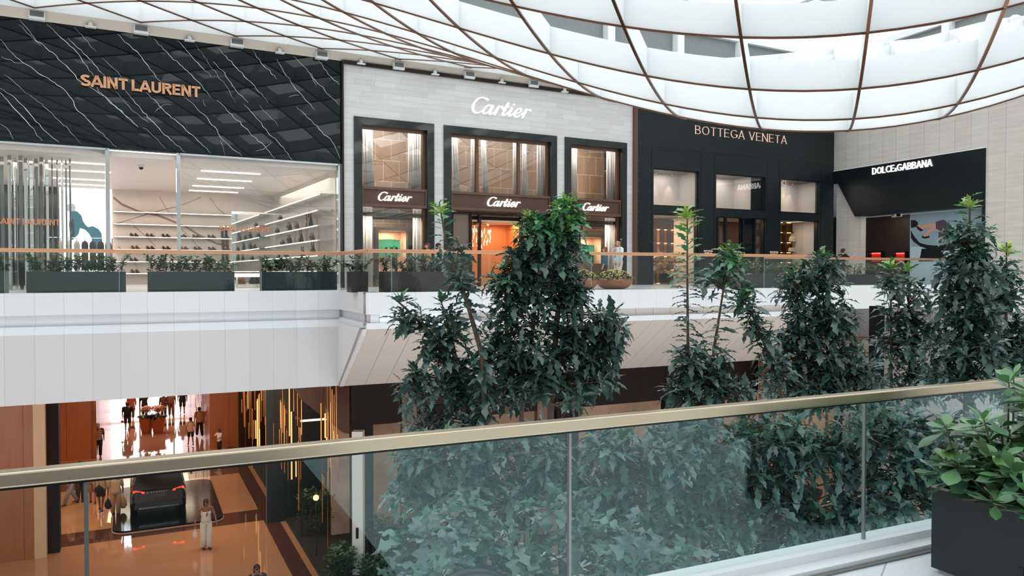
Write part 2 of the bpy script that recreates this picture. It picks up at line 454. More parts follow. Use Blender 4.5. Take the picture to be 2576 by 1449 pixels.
def sign(F, txt, s0, z0, s1, H, w, n0, n1, m, label, name='shop_sign', gap=.12, serif=False, group=None, space=.3, slope=0.0, cat='sign', skip=()):
    G = glyphs(w); x = 0; lay = []
    for ch in txt:
        if ch == ' ': x += space; continue
        sc = .5 if ch == '&' else 1.0
        lay.append((ch, x, sc)); x += G[ch][0] * sc + gap * (.7 if ch == '&' else 1)
    W = x - gap; kx = (s1 - s0) / W
    t = thing(name, label, cat, F.p((s0 + s1) / 2, n0, z0), group)
    for idx, (ch, gx, sc) in enumerate(lay):
        if idx in skip: continue
        mb = MB()
        for st in G[ch][1]:
            P = [(s0 + (gx + px * sc) * kx, z0 + py * H * sc) for px, py in st]
            ww = []
            for i in range(len(st)):
                a, b = st[max(i - 1, 0)], st[min(i + 1, len(st) - 1)]
                v = abs(b[1] - a[1]) / (abs(b[0] - a[0]) + abs(b[1] - a[1]) + 1e-9)
                ww.append(w * H * sc * ((0.45 + 0.6 * v) if serif else (0.86 + .14 * v)) * (kx / H if kx < H else 1))
            stroke(mb, F, P, ww, n0, n1)
            if serif and len(st) == 2:
                for (px, py) in st:
                    if py in (0, 1) and abs(st[0][1] - st[1][1]) > .5:
                        q = (s0 + gx * kx + px * kx, z0 + py * H); d = .09 * H
                        zz = q[1] + (w * H * .2 if py == 0 else -w * H * .2)
                        stroke(mb, F, [(q[0] - d, zz), (q[0] + d, zz)], [w * H * .4] * 2, n0, n1)
        part('letter', mb, m, t)
    return t


CART = [
    [[(765, 360, 14), (792, 300, 62), (740, 285, 55), (680, 250, 45), (570, 232, 45), (450, 270, 60), (340, 370, 75), (270, 490, 86), (245, 620, 90), (280, 720, 80), (360, 780, 55), (450, 778, 45), (530, 742, 40), (600, 690, 35)]],
    [[(930, 560, 30), (890, 515, 40), (820, 505, 40), (740, 550, 50), (665, 640, 60), (622, 730, 70), (632, 790, 56), (690, 812, 45), (770, 770, 45), (860, 680, 40), (925, 570, 40)], [(985, 508, 72), (930, 620, 75), (870, 740, 75), (845, 800, 70), (880, 832, 50), (940, 802, 40), (1020, 740, 34)]],
    [[(1195, 530, 80), (1130, 650, 85), (1060, 770, 85), (1015, 858, 75)], [(1120, 670, 30), (1190, 590, 38), (1250, 560, 42), (1305, 572, 60), (1312, 640, 66)]],
    [[(1535, 420, 75), (1460, 540, 80), (1390, 680, 85), (1330, 800, 80), (1322, 858, 70), (1375, 872, 50), (1440, 832, 40), (1530, 750, 35)], [(1300, 645, 50), (1360, 620, 42), (1430, 575, 40), (1500, 568, 38), (1570, 570, 34)]],
    [[(1670, 585, 75), (1610, 700, 80), (1550, 820, 80), (1538, 875, 70), (1580, 892, 55), (1650, 845, 40), (1750, 765, 38)], [(1700, 490, 52), (1725, 490, 74), (1750, 490, 52)]],
    [[(1740, 790, 35), (1850, 800, 40), (1950, 740, 45), (1988, 670, 50), (1960, 632, 45), (1890, 632, 45), (1810, 700, 60), (1750, 800, 75), (1742, 870, 80), (1800, 928, 60), (1880, 908, 50), (1960, 850, 40), (2050, 780, 35)]],
    [[(2185, 640, 80), (2130, 750, 85), (2075, 850, 85), (2022, 962, 75)], [(2120, 760, 30), (2190, 690, 40), (2270, 668, 46), (2318, 682, 60), (2312, 728, 70)]]]


def smooth_pts(P):
    if len(P) < 4: return P
    out = []
    for i in range(len(P) - 1):
        p0, p1, p2, p3 = P[max(i - 1, 0)], P[i], P[i + 1], P[min(i + 2, len(P) - 1)]
        for q in range(3):
            t = q / 3
            out.append(tuple(.5 * (2 * b + (c - a) * t + (2 * a - 5 * b + 4 * c - d) * t * t + (3 * b - a - 3 * c + d) * t ** 3) for a, b, c, d in zip(p0, p1, p2, p3)))
    return out + [P[-1]]


_c0 = FAC.px(1170 + 195 / 14.311, 230 + 790 / 14.311); _c1 = FAC.px(1170 + 2350 / 14.311, 230 + 790 / 14.311)
CW = _c1[0] - _c0[0]
_cz = FAC.px(1170 + 620 / 14.311, 230 + 820 / 14.311)[1]


def script_sign(sx, zx, width, n0, n1, m, label, bold=1.0, group=None):
    t = thing('script_sign', label, 'sign', FAC.p(sx + width / 2, n0, zx), group); k = width / CW
    for let in CART:
        mb = MB()
        for st in let:
            P = []
            for zx_, zy_, w in smooth_pts(st):
                s, z = FAC.px(1170 + zx_ / 14.311, 230 + zy_ / 14.311); s2, z2 = FAC.px(1170 + zx_ / 14.311, 230 + (zy_ + w) / 14.311)
                P.append((sx + (s - _c0[0]) * k, zx + (z - _cz) * k, (z - z2) * k * bold))
            stroke(mb, FAC, [(a, b) for a, b, c in P], [c for a, b, c in P], n0, n1)
        part('letter', mb, m, t)
    return t


gold = mat('rose gold letters', (222, 164, 124), 0.25, 0.35, var=0.08)
gold_lit = mat('lit rose gold edge', (255, 214, 180), 0.4, 0, emit=0.9)
lit_white = mat('lit white letters', (255, 252, 248), 0.4, emit=1.3)
white_letter = mat('emissive white sign letters', (250, 250, 250), 0.4, emit=0.35)  # letter faces emit weakly

# ------------------------------------------------------------------ left shop: black marble wall with white veins
S_L = -22.0
sl1, _ = FAC.px(859, 500)
mb = MB().box(FAC, S_L, sl1, -0.3, 0, 3.66, 7.12)
VE = [[(0, 320), (130, 460), (240, 545), (440, 670), (540, 740), (620, 880), (760, 1020), (945, 1190)], [(160, 160), (300, 330), (430, 430), (560, 560), (650, 660), (850, 780), (980, 900), (1120, 1030)],
      [(365, 175), (450, 260), (540, 345), (640, 440), (700, 540), (760, 620)], [(545, 310), (640, 390), (740, 500), (850, 620)], [(0, 710), (130, 800), (230, 910), (330, 1030), (480, 1155)],
      [(0, 740), (120, 880), (230, 1000), (340, 1140)], [(930, 250), (1010, 340), (1130, 440), (1200, 540), (1270, 630), (1330, 690)], [(1220, 290), (1330, 400), (1450, 520), (1600, 650), (1710, 790)],
      [(1440, 325), (1520, 420), (1600, 510), (1710, 620)], [(1720, 500), (1800, 570), (1880, 690), (1960, 780), (2010, 830)], [(1740, 360), (1850, 480), (1960, 590), (2060, 700), (2170, 830)],
      [(2040, 410), (2120, 510), (2240, 640)], [(2240, 480), (2320, 610), (2400, 720), (2550, 890)], [(2380, 450), (2480, 560), (2590, 690), (2750, 850)], [(1020, 735), (1100, 840), (1200, 950), (1330, 1090), (1500, 1235)],
      [(1190, 750), (1310, 880), (1440, 990), (1560, 1100), (1710, 1245)], [(1500, 790), (1640, 920), (1740, 1030), (1820, 1150), (1960, 1265)], [(1760, 810), (1900, 950), (2020, 1070), (2120, 1160), (2230, 1285)],
      [(1965, 835), (2080, 960), (2150, 1050), (2250, 1150), (2365, 1295)], [(2400, 870), (2510, 960), (2620, 1090), (2690, 1140), (2755, 1290)], [(2570, 480), (2660, 600), (2750, 690)], [(780, 710), (860, 800), (1010, 930), (1120, 1030)]]
VT = [[(190, 740), (290, 800), (400, 900), (540, 1030), (660, 1165)], [(930, 740), (1020, 830), (1080, 900), (1200, 990)], [(1160, 1030), (1250, 1110), (1340, 1205)], [(2100, 850), (2200, 960), (2250, 1020)], [(150, 200), (240, 280), (330, 370)],
      [(600, 220), (700, 330), (780, 420)], [(1580, 350), (1650, 450), (1720, 560), (1830, 690), (1910, 830)], [(820, 470), (930, 560), (990, 640)], [(10, 460), (120, 500), (190, 515)], [(2500, 590), (2560, 690)],
      [(40, 600), (200, 740)], [(2075, 1222), (2140, 1205), (2200, 1155)], [(1250, 915), (1320, 850), (1390, 848)], [(0, 1000), (60, 1040), (110, 1130)], [(2330, 790), (2420, 770)], [(1640, 800), (1665, 860)], [(1790, 1140), (1822, 1255)]]
for VV, w0 in ((VE, .015), (VT, .007)):
    for vn in VV:
        P = []
        for i in range(len(vn) - 1):
            a, b = vn[i], vn[i + 1]; k = max(2, int(math.hypot(b[0] - a[0], b[1] - a[1]) / 28))
            for q in range(k):
                t = q / k; P.append((a[0] + (b[0] - a[0]) * t + rnd.uniform(-7, 7), a[1] + (b[1] - a[1]) * t + rnd.uniform(-6, 6)))
        P.append(vn[-1]); k = len(P); Q = []; WW = []
        for i, (zx, zy) in enumerate(P):
            s, z = FAC.px(zx / 3.22, zy / 3.22)
            if 3.68 < z < 7.1 and s < sl1 - .02: Q.append((s, z)); WW.append(w0 * (.35 + .65 * math.sin(math.pi * (i + .5) / k)) * rnd.uniform(.6, 1.25))
        if len(Q) > 1:
            for i in range(len(Q)):
                a, b = Q[max(i - 1, 0)], Q[min(i + 1, len(Q) - 1)]; dx, dz = b[0] - a[0], b[1] - a[1]; L = math.hypot(dx, dz) or 1
                nx, nz = -dz / L * WW[i] / 2, dx / L * WW[i] / 2
                mb.v += [FAC.p(Q[i][0] + nx, .0015, Q[i][1] + nz), FAC.p(Q[i][0] - nx, .0015, Q[i][1] - nz)]
                if i: n = len(mb.v); mb.f.append((n - 4, n - 3, n - 1, n - 2)); mb.m.append(1)
struct('wall_left', mb, [black_marble, vein_white])
a = FAC.px(203, 217); b = FAC.px(503, 246); h = FAC.px(203, 188)[1] - a[1]
sign(FAC, 'SAINT LAURENT', a[0], a[1], b[0], h, .225, 0.06, 0.11, gold, 'large rose gold SAINT LAURENT lettering on the black marble wall', gap=.05, space=.2)
# dark metal strips that part the shop fronts
mb = MB().box(FAC, sl1, sl1 + .06, -.3, .12, Z_FAR, 7.12); struct('trim_5', mb, dark_bronze)

# ------------------------------------------------------------------ middle shop: pale stone, three bays
ct0 = sl1 + .06; ct1, _ = FAC.px(1591, 500)
stone = bricks('pale coursed stone', (228, 226, 225), (217, 214, 213), (196, 193, 191), 1.05, .2, 0.004, 0.37, 0.6, var=.05, freq=3, squash=.7, sqf=2)
BAY = []                                                  # outer s0,s1,ztop, inner s0,s1,ztop
for ol, oty, orr, il, it, ir in ((889.5, 292, 1091, 910, 313, 1074), (1115.5, 315, 1400, 1134.5, 334, 1385.5), (1420, 345, 1576, 1436, 363.5, 1563.5)):
    so, zo = FAC.px(ol, oty); s1_, _ = FAC.px(orr, oty); si, zi = FAC.px(il, it); s2_, _ = FAC.px(ir, it)
    BAY.append((so, s1_, zo, si, s2_, zi))
zo = sum(q[2] for q in BAY) / 3; zi = sum(q[5] for q in BAY) / 3
mb = MB().box(FAC, ct0, ct1, -.35, 0, zo, 7.12)
edges = [ct0] + [v for q in BAY for v in q[:2]] + [ct1]
for i in range(0, 8, 2): mb.box(FAC, edges[i], edges[i + 1], -.35, 0, Z_FAR, zo)
uvp(struct('wall_middle', mb, stone), FAC)
struct('trim_6', MB().box(FAC, ct0, ct1, -.1, .1, 7.02, 7.14), dark_bronze)
brown_metal = mat('brown metal strip', (112, 84, 70), 0.35, .5)
struct('trim_7', MB().box(FAC, ct1, ct1 + .16, -.3, .14, Z_FAR, 7.12), brown_metal)
gran = mat('polished dark granite', (34, 41, 41), 0.08, spec=.5, coat=.2)
wood = mat('reeded brown bronze', (92, 68, 56), 0.45, .25, var=.12, vscale=20, stretch=(.3, .3, 12))
wood_hi = mat('brown bronze frame', (112, 84, 68), 0.35, .3)
z_g0 = FAC.px(911, 467)[1]; z_b1 = FAC.px(911, 470)[1]; z_b0 = FAC.px(911, 514)[1]; z_l1 = FAC.px(911, 520)[1]
amber_glass = glass('shop glass', (0.90, 0.90, 0.88), 0.05, 0.0, 0.8)
for i, (so, s1_, _, si, s2_, _) in enumerate(BAY):
    w = struct_root('window_%d' % (i + 1), FAC.p((so + s1_) / 2, 0, Z_FAR))
    mb = MB().prism(FAC, [(so, Z_FAR), (so, zo), (s1_, zo), (s1_, Z_FAR), (s2_, Z_FAR), (s2_, zi), (si, zi), (si, Z_FAR)], -.35, .05)
    part('frame', mb, gran, w)
    mb = MB(); fr = .055
    for q0, q1, za, zb in ((si, si + fr, Z_FAR, zi), (s2_ - fr * 1.6, s2_, Z_FAR, zi), (si, s2_, zi - .1, zi)): mb.box(FAC, q0, q1, -.3, -.18, za, zb)
    if i == 1:
        for x in (1206, 1311): s, _ = FAC.px(x, 400); mb.box(FAC, s - .05, s + .05, -.3, -.16, z_b1, zi)
    part('inner_frame', mb, wood_hi, w)
    part('upper_pane', MB().box(FAC, si, s2_, -.26, -.25, z_g0, zi), amber_glass, w)
    if i != 1: part('lower_pane', MB().box(FAC, si, s2_, -.26, -.25, Z_FAR, z_l1), amber_glass, w)
    t = thing('signboard', 'brown reeded sign band across the %s of the three stone bays' % ('left', 'middle', 'right')[i], 'sign', FAC.p((si + s2_) / 2, 0, z_b0), 'sign bands of the stone shop')
    part('panel', MB().box(FAC, si + .03, s2_ - .03, -.3, -.06, z_b0, z_b1), wood, t)
    mb = MB().box(FAC, si, s2_, -.3, 0.0, z_b1 - .06, z_b1 + .03).box(FAC, si, s2_, -.3, 0.0, z_b0 - .05, z_b0 + .05)
    mb.box(FAC, si, si + .06, -.3, -.01, z_b0, z_b1).box(FAC, s2_ - .06, s2_, -.3, -.01, z_b0, z_b1)
    part('border', mb, wood_hi, t)
    x0, x1, yb = ((951, 1036, 505), (1225.6, 1309, 519), (1466, 1531, 530))[i]
    s0, zb_ = FAC.px(x0 + 12, yb, -.06); sa, _ = FAC.px(x0, yb); sb, _ = FAC.px(x1, yb)
    script_sign(sa, zb_, sb - sa, -.03, .03, lit_white, 'glowing white script Cartier sign on the %s brown sign band' % ('left', 'middle', 'right')[i], 1.12, 'script signs on the brown bands')
script_sign(_c0[0], _cz, CW, .03, .1, white_letter, 'large white script Cartier sign on the pale stone wall', 1.0)

# ------------------------------------------------------------------ right shop: blue-black cladding
bv0 = ct1 + .16; dark_clad = mat('blue black cladding', (22, 31, 35), 0.4, spec=.4, var=.1, vscale=2)
UW = [FAC.px(1644.5, 423) + FAC.px(1758.6, 516), FAC.px(1802, 436) + FAC.px(1926, 526), FAC.px(1965, 448) + FAC.px(2060.6, 533)]
zu1 = sum(q[1] for q in UW) / 3; zu0 = FAC.px(1644.5, 516.5)[1]; zl1 = FAC.px(1644.5, 537)[1]
zs = sorted
mb = MB().box(FAC, bv0, s_c, -.3, 0, zu1, 7.12).box(FAC, bv0, s_c, -.3, 0, zl1, zu0)
ed = [bv0] + [v for q in UW for v in (q[0], q[2])] + [s_c]
for i in range(0, 8, 2):
    mb.box(FAC, ed[i], ed[i + 1], -.3, 0, zu0, zu1); mb.box(FAC, ed[i], ed[i + 1], -.3, 0, Z_FAR, zl1)
# raised cover strips and rivets of the cladding
zt = FAC.px(1610, 365)[1]
rivet = mat('pale rivet', (120, 130, 132), .3, .8)
mb.box(FAC, bv0 + .1, s_c - .25, 0, .012, zt - .03, zt + .03)
for i in range(3):
    q = UW[i]; za = zu1 + .1; zb = zt - .12
    for s0_, s1_ in ((q[0] - .12, q[0] - .09), (q[2] + .09, q[2] + .12)): mb.box(FAC, s0_, s1_, 0, .012, Z_FAR, zb)
    mb.box(FAC, q[0] - .12, q[2] + .12, 0, .012, zb, zb + .03)
for q in range(16):
    s = bv0 + .2 + q * (s_c - bv0 - .5) / 15; mb.box(FAC, s, s + .03, 0, .02, zt + .06, zt + .09, 1)
for q in range(12):
    for s in (bv0 + .12, UW[0][0] - .2, s_c - .2): mb.box(FAC, s, s + .03, 0, .02, q * .42, q * .42 + .03, 1)
mb.box(FAC, s_c - .02, s_c + 1.5, -1.2, -.3, Z_FAR, 7.6)
struct('wall_dark', mb, [dark_clad, rivet])
a = FAC.px(1747, 337); b = FAC.px(1977, 361); h = FAC.px(1747, 315.5)[1] - a[1]
bv_l = mat('rose metal letters', (236, 200, 182), .3, .2, emit=.45)
sign(FAC, 'BOTTEGA VENETA', a[0], a[1], b[0], h, .085, .03, .06, bv_l, 'thin serif BOTTEGA VENETA lettering high on the blue-black wall', gap=.2, serif=True, space=.4)
for x0, x1, y0, y1, w in ((1770.5, 1792, 629, 639, 'first blue-black pier, left of the doorway'), (1937, 1957, 632, 642, 'second blue-black pier, right of the doorway')):
    a = FAC.px(x0, y1); b = FAC.px(x1, y1); c = FAC.px(x0, y0); hh = (c[1] - a[1]) * .42
    t = sign(FAC, 'BOTTEGA', a[0], c[1] - hh, b[0], hh, .2, .005, .02, bv_l, 'small two-line BOTTEGA VENETA plate on the %s' % w, 'small_shop_sign', gap=.12, serif=True, group='small signs on the piers')
    t2 = sign(FAC, 'VENETA', a[0] + .03, a[1], b[0] - .03, hh, .2, .005, .02, bv_l, 'x', 'small_shop_sign', gap=.12, serif=True)
    for k in kids(t2):
        k.parent = t; k.location = t2.location - t.location
    ORG.pop(t2.name, None); bpy.data.objects.remove(t2)
frame_black = mat('black window frame', (18, 22, 24), .35)
for i, q in enumerate(UW):
    w = struct_root('window_%d' % (i + 4), FAC.p((q[0] + q[2]) / 2, 0, zl1))
    part('upper_pane', MB().box(FAC, q[0], q[2], -.16, -.15, zu0, zu1), amber_glass, w)
    if i != 1: part('lower_pane', MB().box(FAC, q[0], q[2], -.16, -.15, Z_FAR, zl1), amber_glass, w)
    mb = MB(); f = .04
    for za, zb in ((zu0, zu1), (Z_FAR, zl1)):
        mb.box(FAC, q[0], q[0] + f, -.2, -.08, za, zb).box(FAC, q[2] - f, q[2], -.2, -.08, za, zb).box(FAC, q[0], q[2], -.2, -.08, zb - f, zb)
        if za > 0: mb.box(FAC, q[0], q[2], -.2, -.08, za, za + f)
    part('frame', mb, frame_black, w)

# ------------------------------------------------------------------ wall returning at the right: travertine with a black portal
trav = bricks('travertine slabs', (218, 212, 205), (210, 203, 196), (160, 152, 145), .72, 60, .006, 0, .6, var=.12, nstretch=(.5, 6, 1))
sA, zA1 = FDG.px(2481, 372); zA0 = FDG.px(2481, 520)[1]
sB, zB = FDG.px(2109, 462); sC, zC = FDG.px(2152, 545); sD, _ = FDG.px(2290, 528); zP = zA1; sP0 = 0.0
mb = MB().box(FDG, 0, 34, -.35, 0, zA1, 7.6).box(FDG, sA, 34, -.35, 0, Z_FAR, zA1)
mb.box(FDG, 0, FDG.px(2158, 600)[0], -.5, -.18, Z_FAR, zB + .1)      # pale stone pier seen under the slanting fascia
uvp(struct('wall_right', mb, trav), FDG)
portal_black = mat('matt black portal', (14, 22, 26), .35, var=.1)
t = thing('portal', 'black slanting shop portal set in the travertine wall', 'shop portal', FDG.p(sA / 2, 0, Z_FAR))
mb = MB().prism(FDG, [(0, zA1), (0, zB), (sB, zB), (sC, zC), (sD, zC), (sA, zC), (sA, zA1)][::-1], -.45, .04)
part('fascia', mb, portal_black, t)
part('jamb', MB().box(FDG, sA - .12, sA, -1.5, .04, Z_FAR, zC), portal_black, t)
struct('trim_8', MB().box(FDG, 0, sA + .02, -.02, .05, zA1, zA1 + .035), white_paint)
a = FDG.px(2197.5, 439.5); b = FDG.px(2347.5, 415); h = FDG.px(2197.5, 423)[1] - a[1]
sign(FDG, 'DOLCE&GABBANA', a[0], a[1], b[0], h, .13, .05, .1, lit_white, 'glowing white DOLCE & GABBANA lettering on the black portal', gap=.13)
# ------------------------------------------------------------------ floors, slabs, fascias
def poly(F, pts): return [tuple(F.p(s, n, 0)[:2]) for s, n in pts]


S_E = BAL3.px(2066, 700)[0]                              # far balcony steps back here
JOG2 = 2.6
BAL4 = Frame(BAL3.p(S_E, -JOG2, 0), RAIL.u)
S4_E = BAL4.sn(FDG.p(FDG.px(2300, 600)[0], 0, 0))[0]
floor_up = mat('pale terrazzo', (206, 206, 206), .25, var=.05)
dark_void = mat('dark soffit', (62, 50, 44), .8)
mb = MB().box(BAL1, -30, 0, -22, 0, Z_FAR - .3, Z_FAR).box(BAL3, 0, S_E, -24, 0, Z_FAR - .3, Z_FAR - .0006).box(BAL4, .01, S4_E + 4, -16, 0, Z_FAR - .3, Z_FAR - .0012)
mb.box(FDG, FDG.px(2300, 600)[0], 34, -4, 1.1, Z_FAR - .3, Z_FAR - .0018)
struct('floor_balcony', mb, floor_up)
# deep edge of the balcony
mb = MB(); mb2 = MB()
mb.box(BAL1, -30, 0, -.25, .04, -1.05, Z_FAR + .015).box(BAL1, -30, 0, -.3, -.1, -1.33, -1.05)
mb.loft([[BAL1.p(s, n, z) for n, z in ((-.3, -1.33), (.0, -1.33), (.16, -1.52), (.1, -1.6), (-.3, -1.6))] for s in (-30, -0.02)])
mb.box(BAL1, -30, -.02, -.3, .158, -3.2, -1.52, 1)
fa = uvp(struct('trim_9', mb, [white_stone, shade_stone]), BAL1)
JG = Frame(PB1, PB2 - PB1)
mb = MB().box(JG, 0, 3.0, -.25, .04, -1.05, Z_FAR + .015).box(JG, -2.0, 3.0, -.3, -.08, -1.34, -1.05).box(JG, 0, 3.06, -.3, .04, -1.42, -1.27)
mb.prism(JG, [(0.0, -1.42), (2.95, -1.42), (2.8, -1.6), (.35, -3.2), (0, -3.2)][::-1], .0, .1)
uvp(struct('trim_10', mb, white_stone), JG)
mb = MB().box(BAL3, -.04, S_E, -.25, .04, -1.05, Z_FAR + .015).box(BAL3, -.04, S_E, -.25, .04, -1.42, -1.27)
uvp(struct('trim_11', mb, white_stone), BAL3)
mb = MB().box(BAL3, 0, S_E, -.3, -.1, -1.27, -1.05)
mb.loft([[BAL3.p(s, n, z) for n, z in ((-.06, -1.42), (-2.7, -3.2), (-2.9, -3.2), (-.4, -1.42))] for s in (-.1, S_E)])
uvp(struct('trim_12', mb, taupe_stone), BAL3)
J2 = Frame(BAL3.p(S_E, 0, 0), -RAIL.v)
mb = MB().box(BAL4, 0, S4_E, -.25, .04, -1.42, Z_FAR + .015).box(J2, 0, JOG2, -.2, .04, -1.42, Z_FAR + .015)
F5 = Frame(FDG.p(FDG.px(2300, 600)[0], 1.1, 0), FDG.u)
mb.box(F5, 0, 30, -.2, .04, -1.42, Z_FAR + .015)
struct('trim_13', mb, white_paint)
struct('wall_balcony_fill', MB().box(JG, 0, 3.0, -2.2, -.31, -1.41, Z_FAR - .31), white_paint)
# underside over the lower mall
lo = [BAL1.p(-30, .1, 0)[:2], BAL1.p(-.05, .1, 0)[:2], BAL3.p(0, -2.75, 0)[:2], BAL3.p(S_E, -2.75, 0)[:2], BAL4.p(S4_E, -2.7, 0)[:2], FDG.p(34, -3, 0)[:2], BAL3.p(40, -60, 0)[:2], BAL1.p(-30, -70, 0)[:2]]
struct('ceiling_lower', MB().slab([tuple(map(float, q)) for q in lo], -3.19, -3.0), mat('warm lower ceiling', (190, 150, 120), .6))
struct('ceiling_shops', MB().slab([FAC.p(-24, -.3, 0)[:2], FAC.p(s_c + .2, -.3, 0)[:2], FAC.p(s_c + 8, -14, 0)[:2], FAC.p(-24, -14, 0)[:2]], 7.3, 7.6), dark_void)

# lower mall floor: polished stone with dark bands, and the planted court
floor_low = mat('polished beige stone', (202, 148, 110), .06, spec=.6, var=.06, vscale=.6, coat=.5)
band_low = mat('dark red stone band', (92, 56, 46), .07, spec=.6, coat=.4, var=.1)
D2 = Frame(gp(605, 1170), ((340 - 1288) / 1950, 1.0))     # the court's edge runs along this line
mb = MB()
e0 = gp(605, 1170)[:2]
QF = Frame(e0, D2.u)                                      # s: away from the camera, n: to the right
def q2(s, n): return tuple(map(float, QF.p(s, n, 0)[:2]))
struct('floor', MB().slab([q2(-26, -40), q2(-26, 60), q2(80, 60), q2(80, -40)], Z_LOW - .4, Z_LOW), floor_low)
mb = MB()
for (xa, ya, wd_) in ((395, 1329, 1.5), (520, 1190, 1.3), (320, 1076, .9), (340, 1030, 1.2), (330, 1005, 1.4)):
    P = gp(xa, ya); s, n = QF.sn(P)
    mb.slab([q2(s - wd_ / 2, -30), q2(s + wd_ / 2, -30), q2(s + wd_ / 2, -.25), q2(s - wd_ / 2, -.25)][::-1], Z_LOW, Z_LOW + .004)
mb.slab([q2(-26, -.25), q2(-26, .3), q2(24, .3), q2(24, -.25)][::-1], Z_LOW, Z_LOW + .005)
struct('trim_14', mb, band_low)
soil = mat('dark planting soil', (34, 32, 28), .9, var=.3, vscale=6, bump=.5)
sg = [q2(-24, .5), q2(-24, 11), q2(-16, 22), q2(2, 22), q2(7, 8), q2(7, .5)]
struct('floor_court', MB().slab(sg[::-1], Z_LOW, Z_LOW + .12), soil)

# walls of the lower mall
warm_wood = bricks('warm veneer panels', (176, 106, 60), (168, 98, 54), (110, 62, 34), 1.1, 60, .01, 0, .35, var=.12, nstretch=(6, .4, 1), coat=.1)
brown_wall = mat('dark brown panel', (32, 20, 16), .6, spec=.2, var=.15, vscale=2, stretch=(3, 3, .2))
brown_lite = mat('brown ribbed panel', (122, 84, 68), .5, var=.18, vscale=6, stretch=(8, 8, .1))
pale_strip = mat('pale lit door edge', (226, 190, 150), .3)
Wf = Frame(gp(0, 1417), RAIL.u); e = Wf.px(86, 1300)[0]
mb = MB().box(Wf, -20, e, -.4, 0, Z_LOW, -3.2)
W2 = Frame(gp(162, 1160), RAIL.u); x0 = W2.px(128, 1100)[0]; x1 = W2.px(240, 1100)[0]
mb.box(W2, x0 - 14, x1, -.4, 0, Z_LOW, -3.2)
W2r = Frame(W2.p(x1, 0, 0), D2.u); mb.box(W2r, 0, 45, -.4, 0, Z_LOW, -3.2)
uvp(struct('wall_lower_left', mb, warm_wood), RAIL)
mb = MB().box(Wf, e, e + .34, -.5, .02, Z_LOW, -3.2).box(W2, x0 - .55, x0 - .1, -.3, .05, Z_LOW, -3.2)
struct('trim_15', mb, pale_strip)
mb = MB().box(Wf, e + .34, e + .7, -.8, -.3, Z_LOW, -3.2).box(W2, x0 - .1, x0 + .12, -.3, .06, Z_LOW, -3.2)
struct('trim_16', mb, brown_wall)
struct('trim_17', MB().box(W2, x1 - .1, x1 + .06, -.1, .08, Z_LOW, -3.2), mat('bright bronze edge', (200, 140, 96), .15, .9))
R3 = Frame(gp(530, 1130), D2.u)
mb = MB().box(R3, 0, 38, -.05, .35, Z_LOW, -3.2)
R4 = Frame(R3.p(0, 0, 0), RAIL.u); xe = R4.px(612, 1050)[0]
mb.box(R4, .35, xe, -.3, 0, Z_LOW, -3.2)
uvp(struct('wall_lower_right', mb, warm_wood), RAIL)
# bright glazed end of the mall, far away
daywin = mat('bright daylight glazing', (250, 248, 255), .4, emit=4.2)
w = struct_root('window_7', QF.p(32, -7, Z_LOW)); F7 = Frame(QF.p(32, -20, 0), RAIL.u)
s7 = F7.px(492, 1000)[0]
part('pane', MB().box(F7, 0, s7, -.1, 0, Z_LOW + .1, -3.3), daywin, w)
mb = MB()
for s in np.arange(0, s7 + .1, 2.6): mb.box(F7, s, s + .14, 0, .12, Z_LOW, -3.2)
mb.box(F7, 0, s7, 0, .12, -6.6, -6.4)
part('frame', mb, frame_black, w)
# lower shop row behind the court
LW = Frame(BAL3.p(0, -5.6, 0), RAIL.u)
s_l0 = LW.px(884, 1000)[0]; mb = MB().box(LW, s_l0, S_E + 2.5, -.3, 0, -4.95, -3.2)
for s in (s_l0, 3.2, 8.4, 13.2): mb.box(LW, s, s + (.7 if s == s_l0 else .9), -.3, .03, Z_LOW, -3.2)
struct('wall_lower_back', mb, brown_wall)
lit_shop = mat('lit shop interior', (226, 180, 150), .6, var=.3, vscale=.8)
struct('wall_lower_shop', MB().box(LW, s_l0, S_E + 12, -3.2, -3.0, Z_LOW, -3.2), lit_shop)
mb = MB()
for s in (2.6, 7.6): mb.box(LW, s, s + .5, -.2, .05, Z_LOW, -3.2)
struct('trim_18', mb, brown_lite)
s_k, _ = LW.px(1912, 960); struct('column_1', MB().box(LW, s_k - .35, s_k + .45, .3, .9, Z_LOW, -3.2), mat('terracotta column', (176, 118, 92), .5, var=.1))
# return of the lower storey under the right wall
mb = MB().box(FDG, -2, 34, -.4, -.05, Z_LOW, -1.42)
uvp(struct('wall_lower_side', mb, bricks('white lower slabs', (214, 216, 218), (206, 208, 210), (170, 172, 174), .8, 60, .006, 0, .5)), FDG)
b0 = at(2192, 860, 27.5); b1 = at(2218, 860, 27.5)
struct('column_2', MB().box(None, b0[0], b1[0], 27.3, 27.7, Z_LOW, -1.2), mat('flat black column', (7, 10, 11), .7, spec=.1))
wc0 = at(888, 1250, 24.0); wc1 = at(915, 1250, 24.0)
wcol = thing('column', 'slim white column rising from the hedge at the edge of the court', 'column', (wc0[0] + .17, 24, Z_LOW))
ztop = at(900, 1084, 24.0)[2]
part('shaft', MB().box(None, wc0[0], wc1[0], 23.85, 24.18, Z_LOW, ztop), mat('white column stone', (222, 214, 208), .4), wcol)
zc = at(900, 1337, 24.0)[2]
part('sign_plate', MB().box(None, wc0[0] + .12, wc0[0] + .2, 23.83, 23.86, zc - .17, zc + .17), brown_wall, wcol, 'small dark plate on the column')

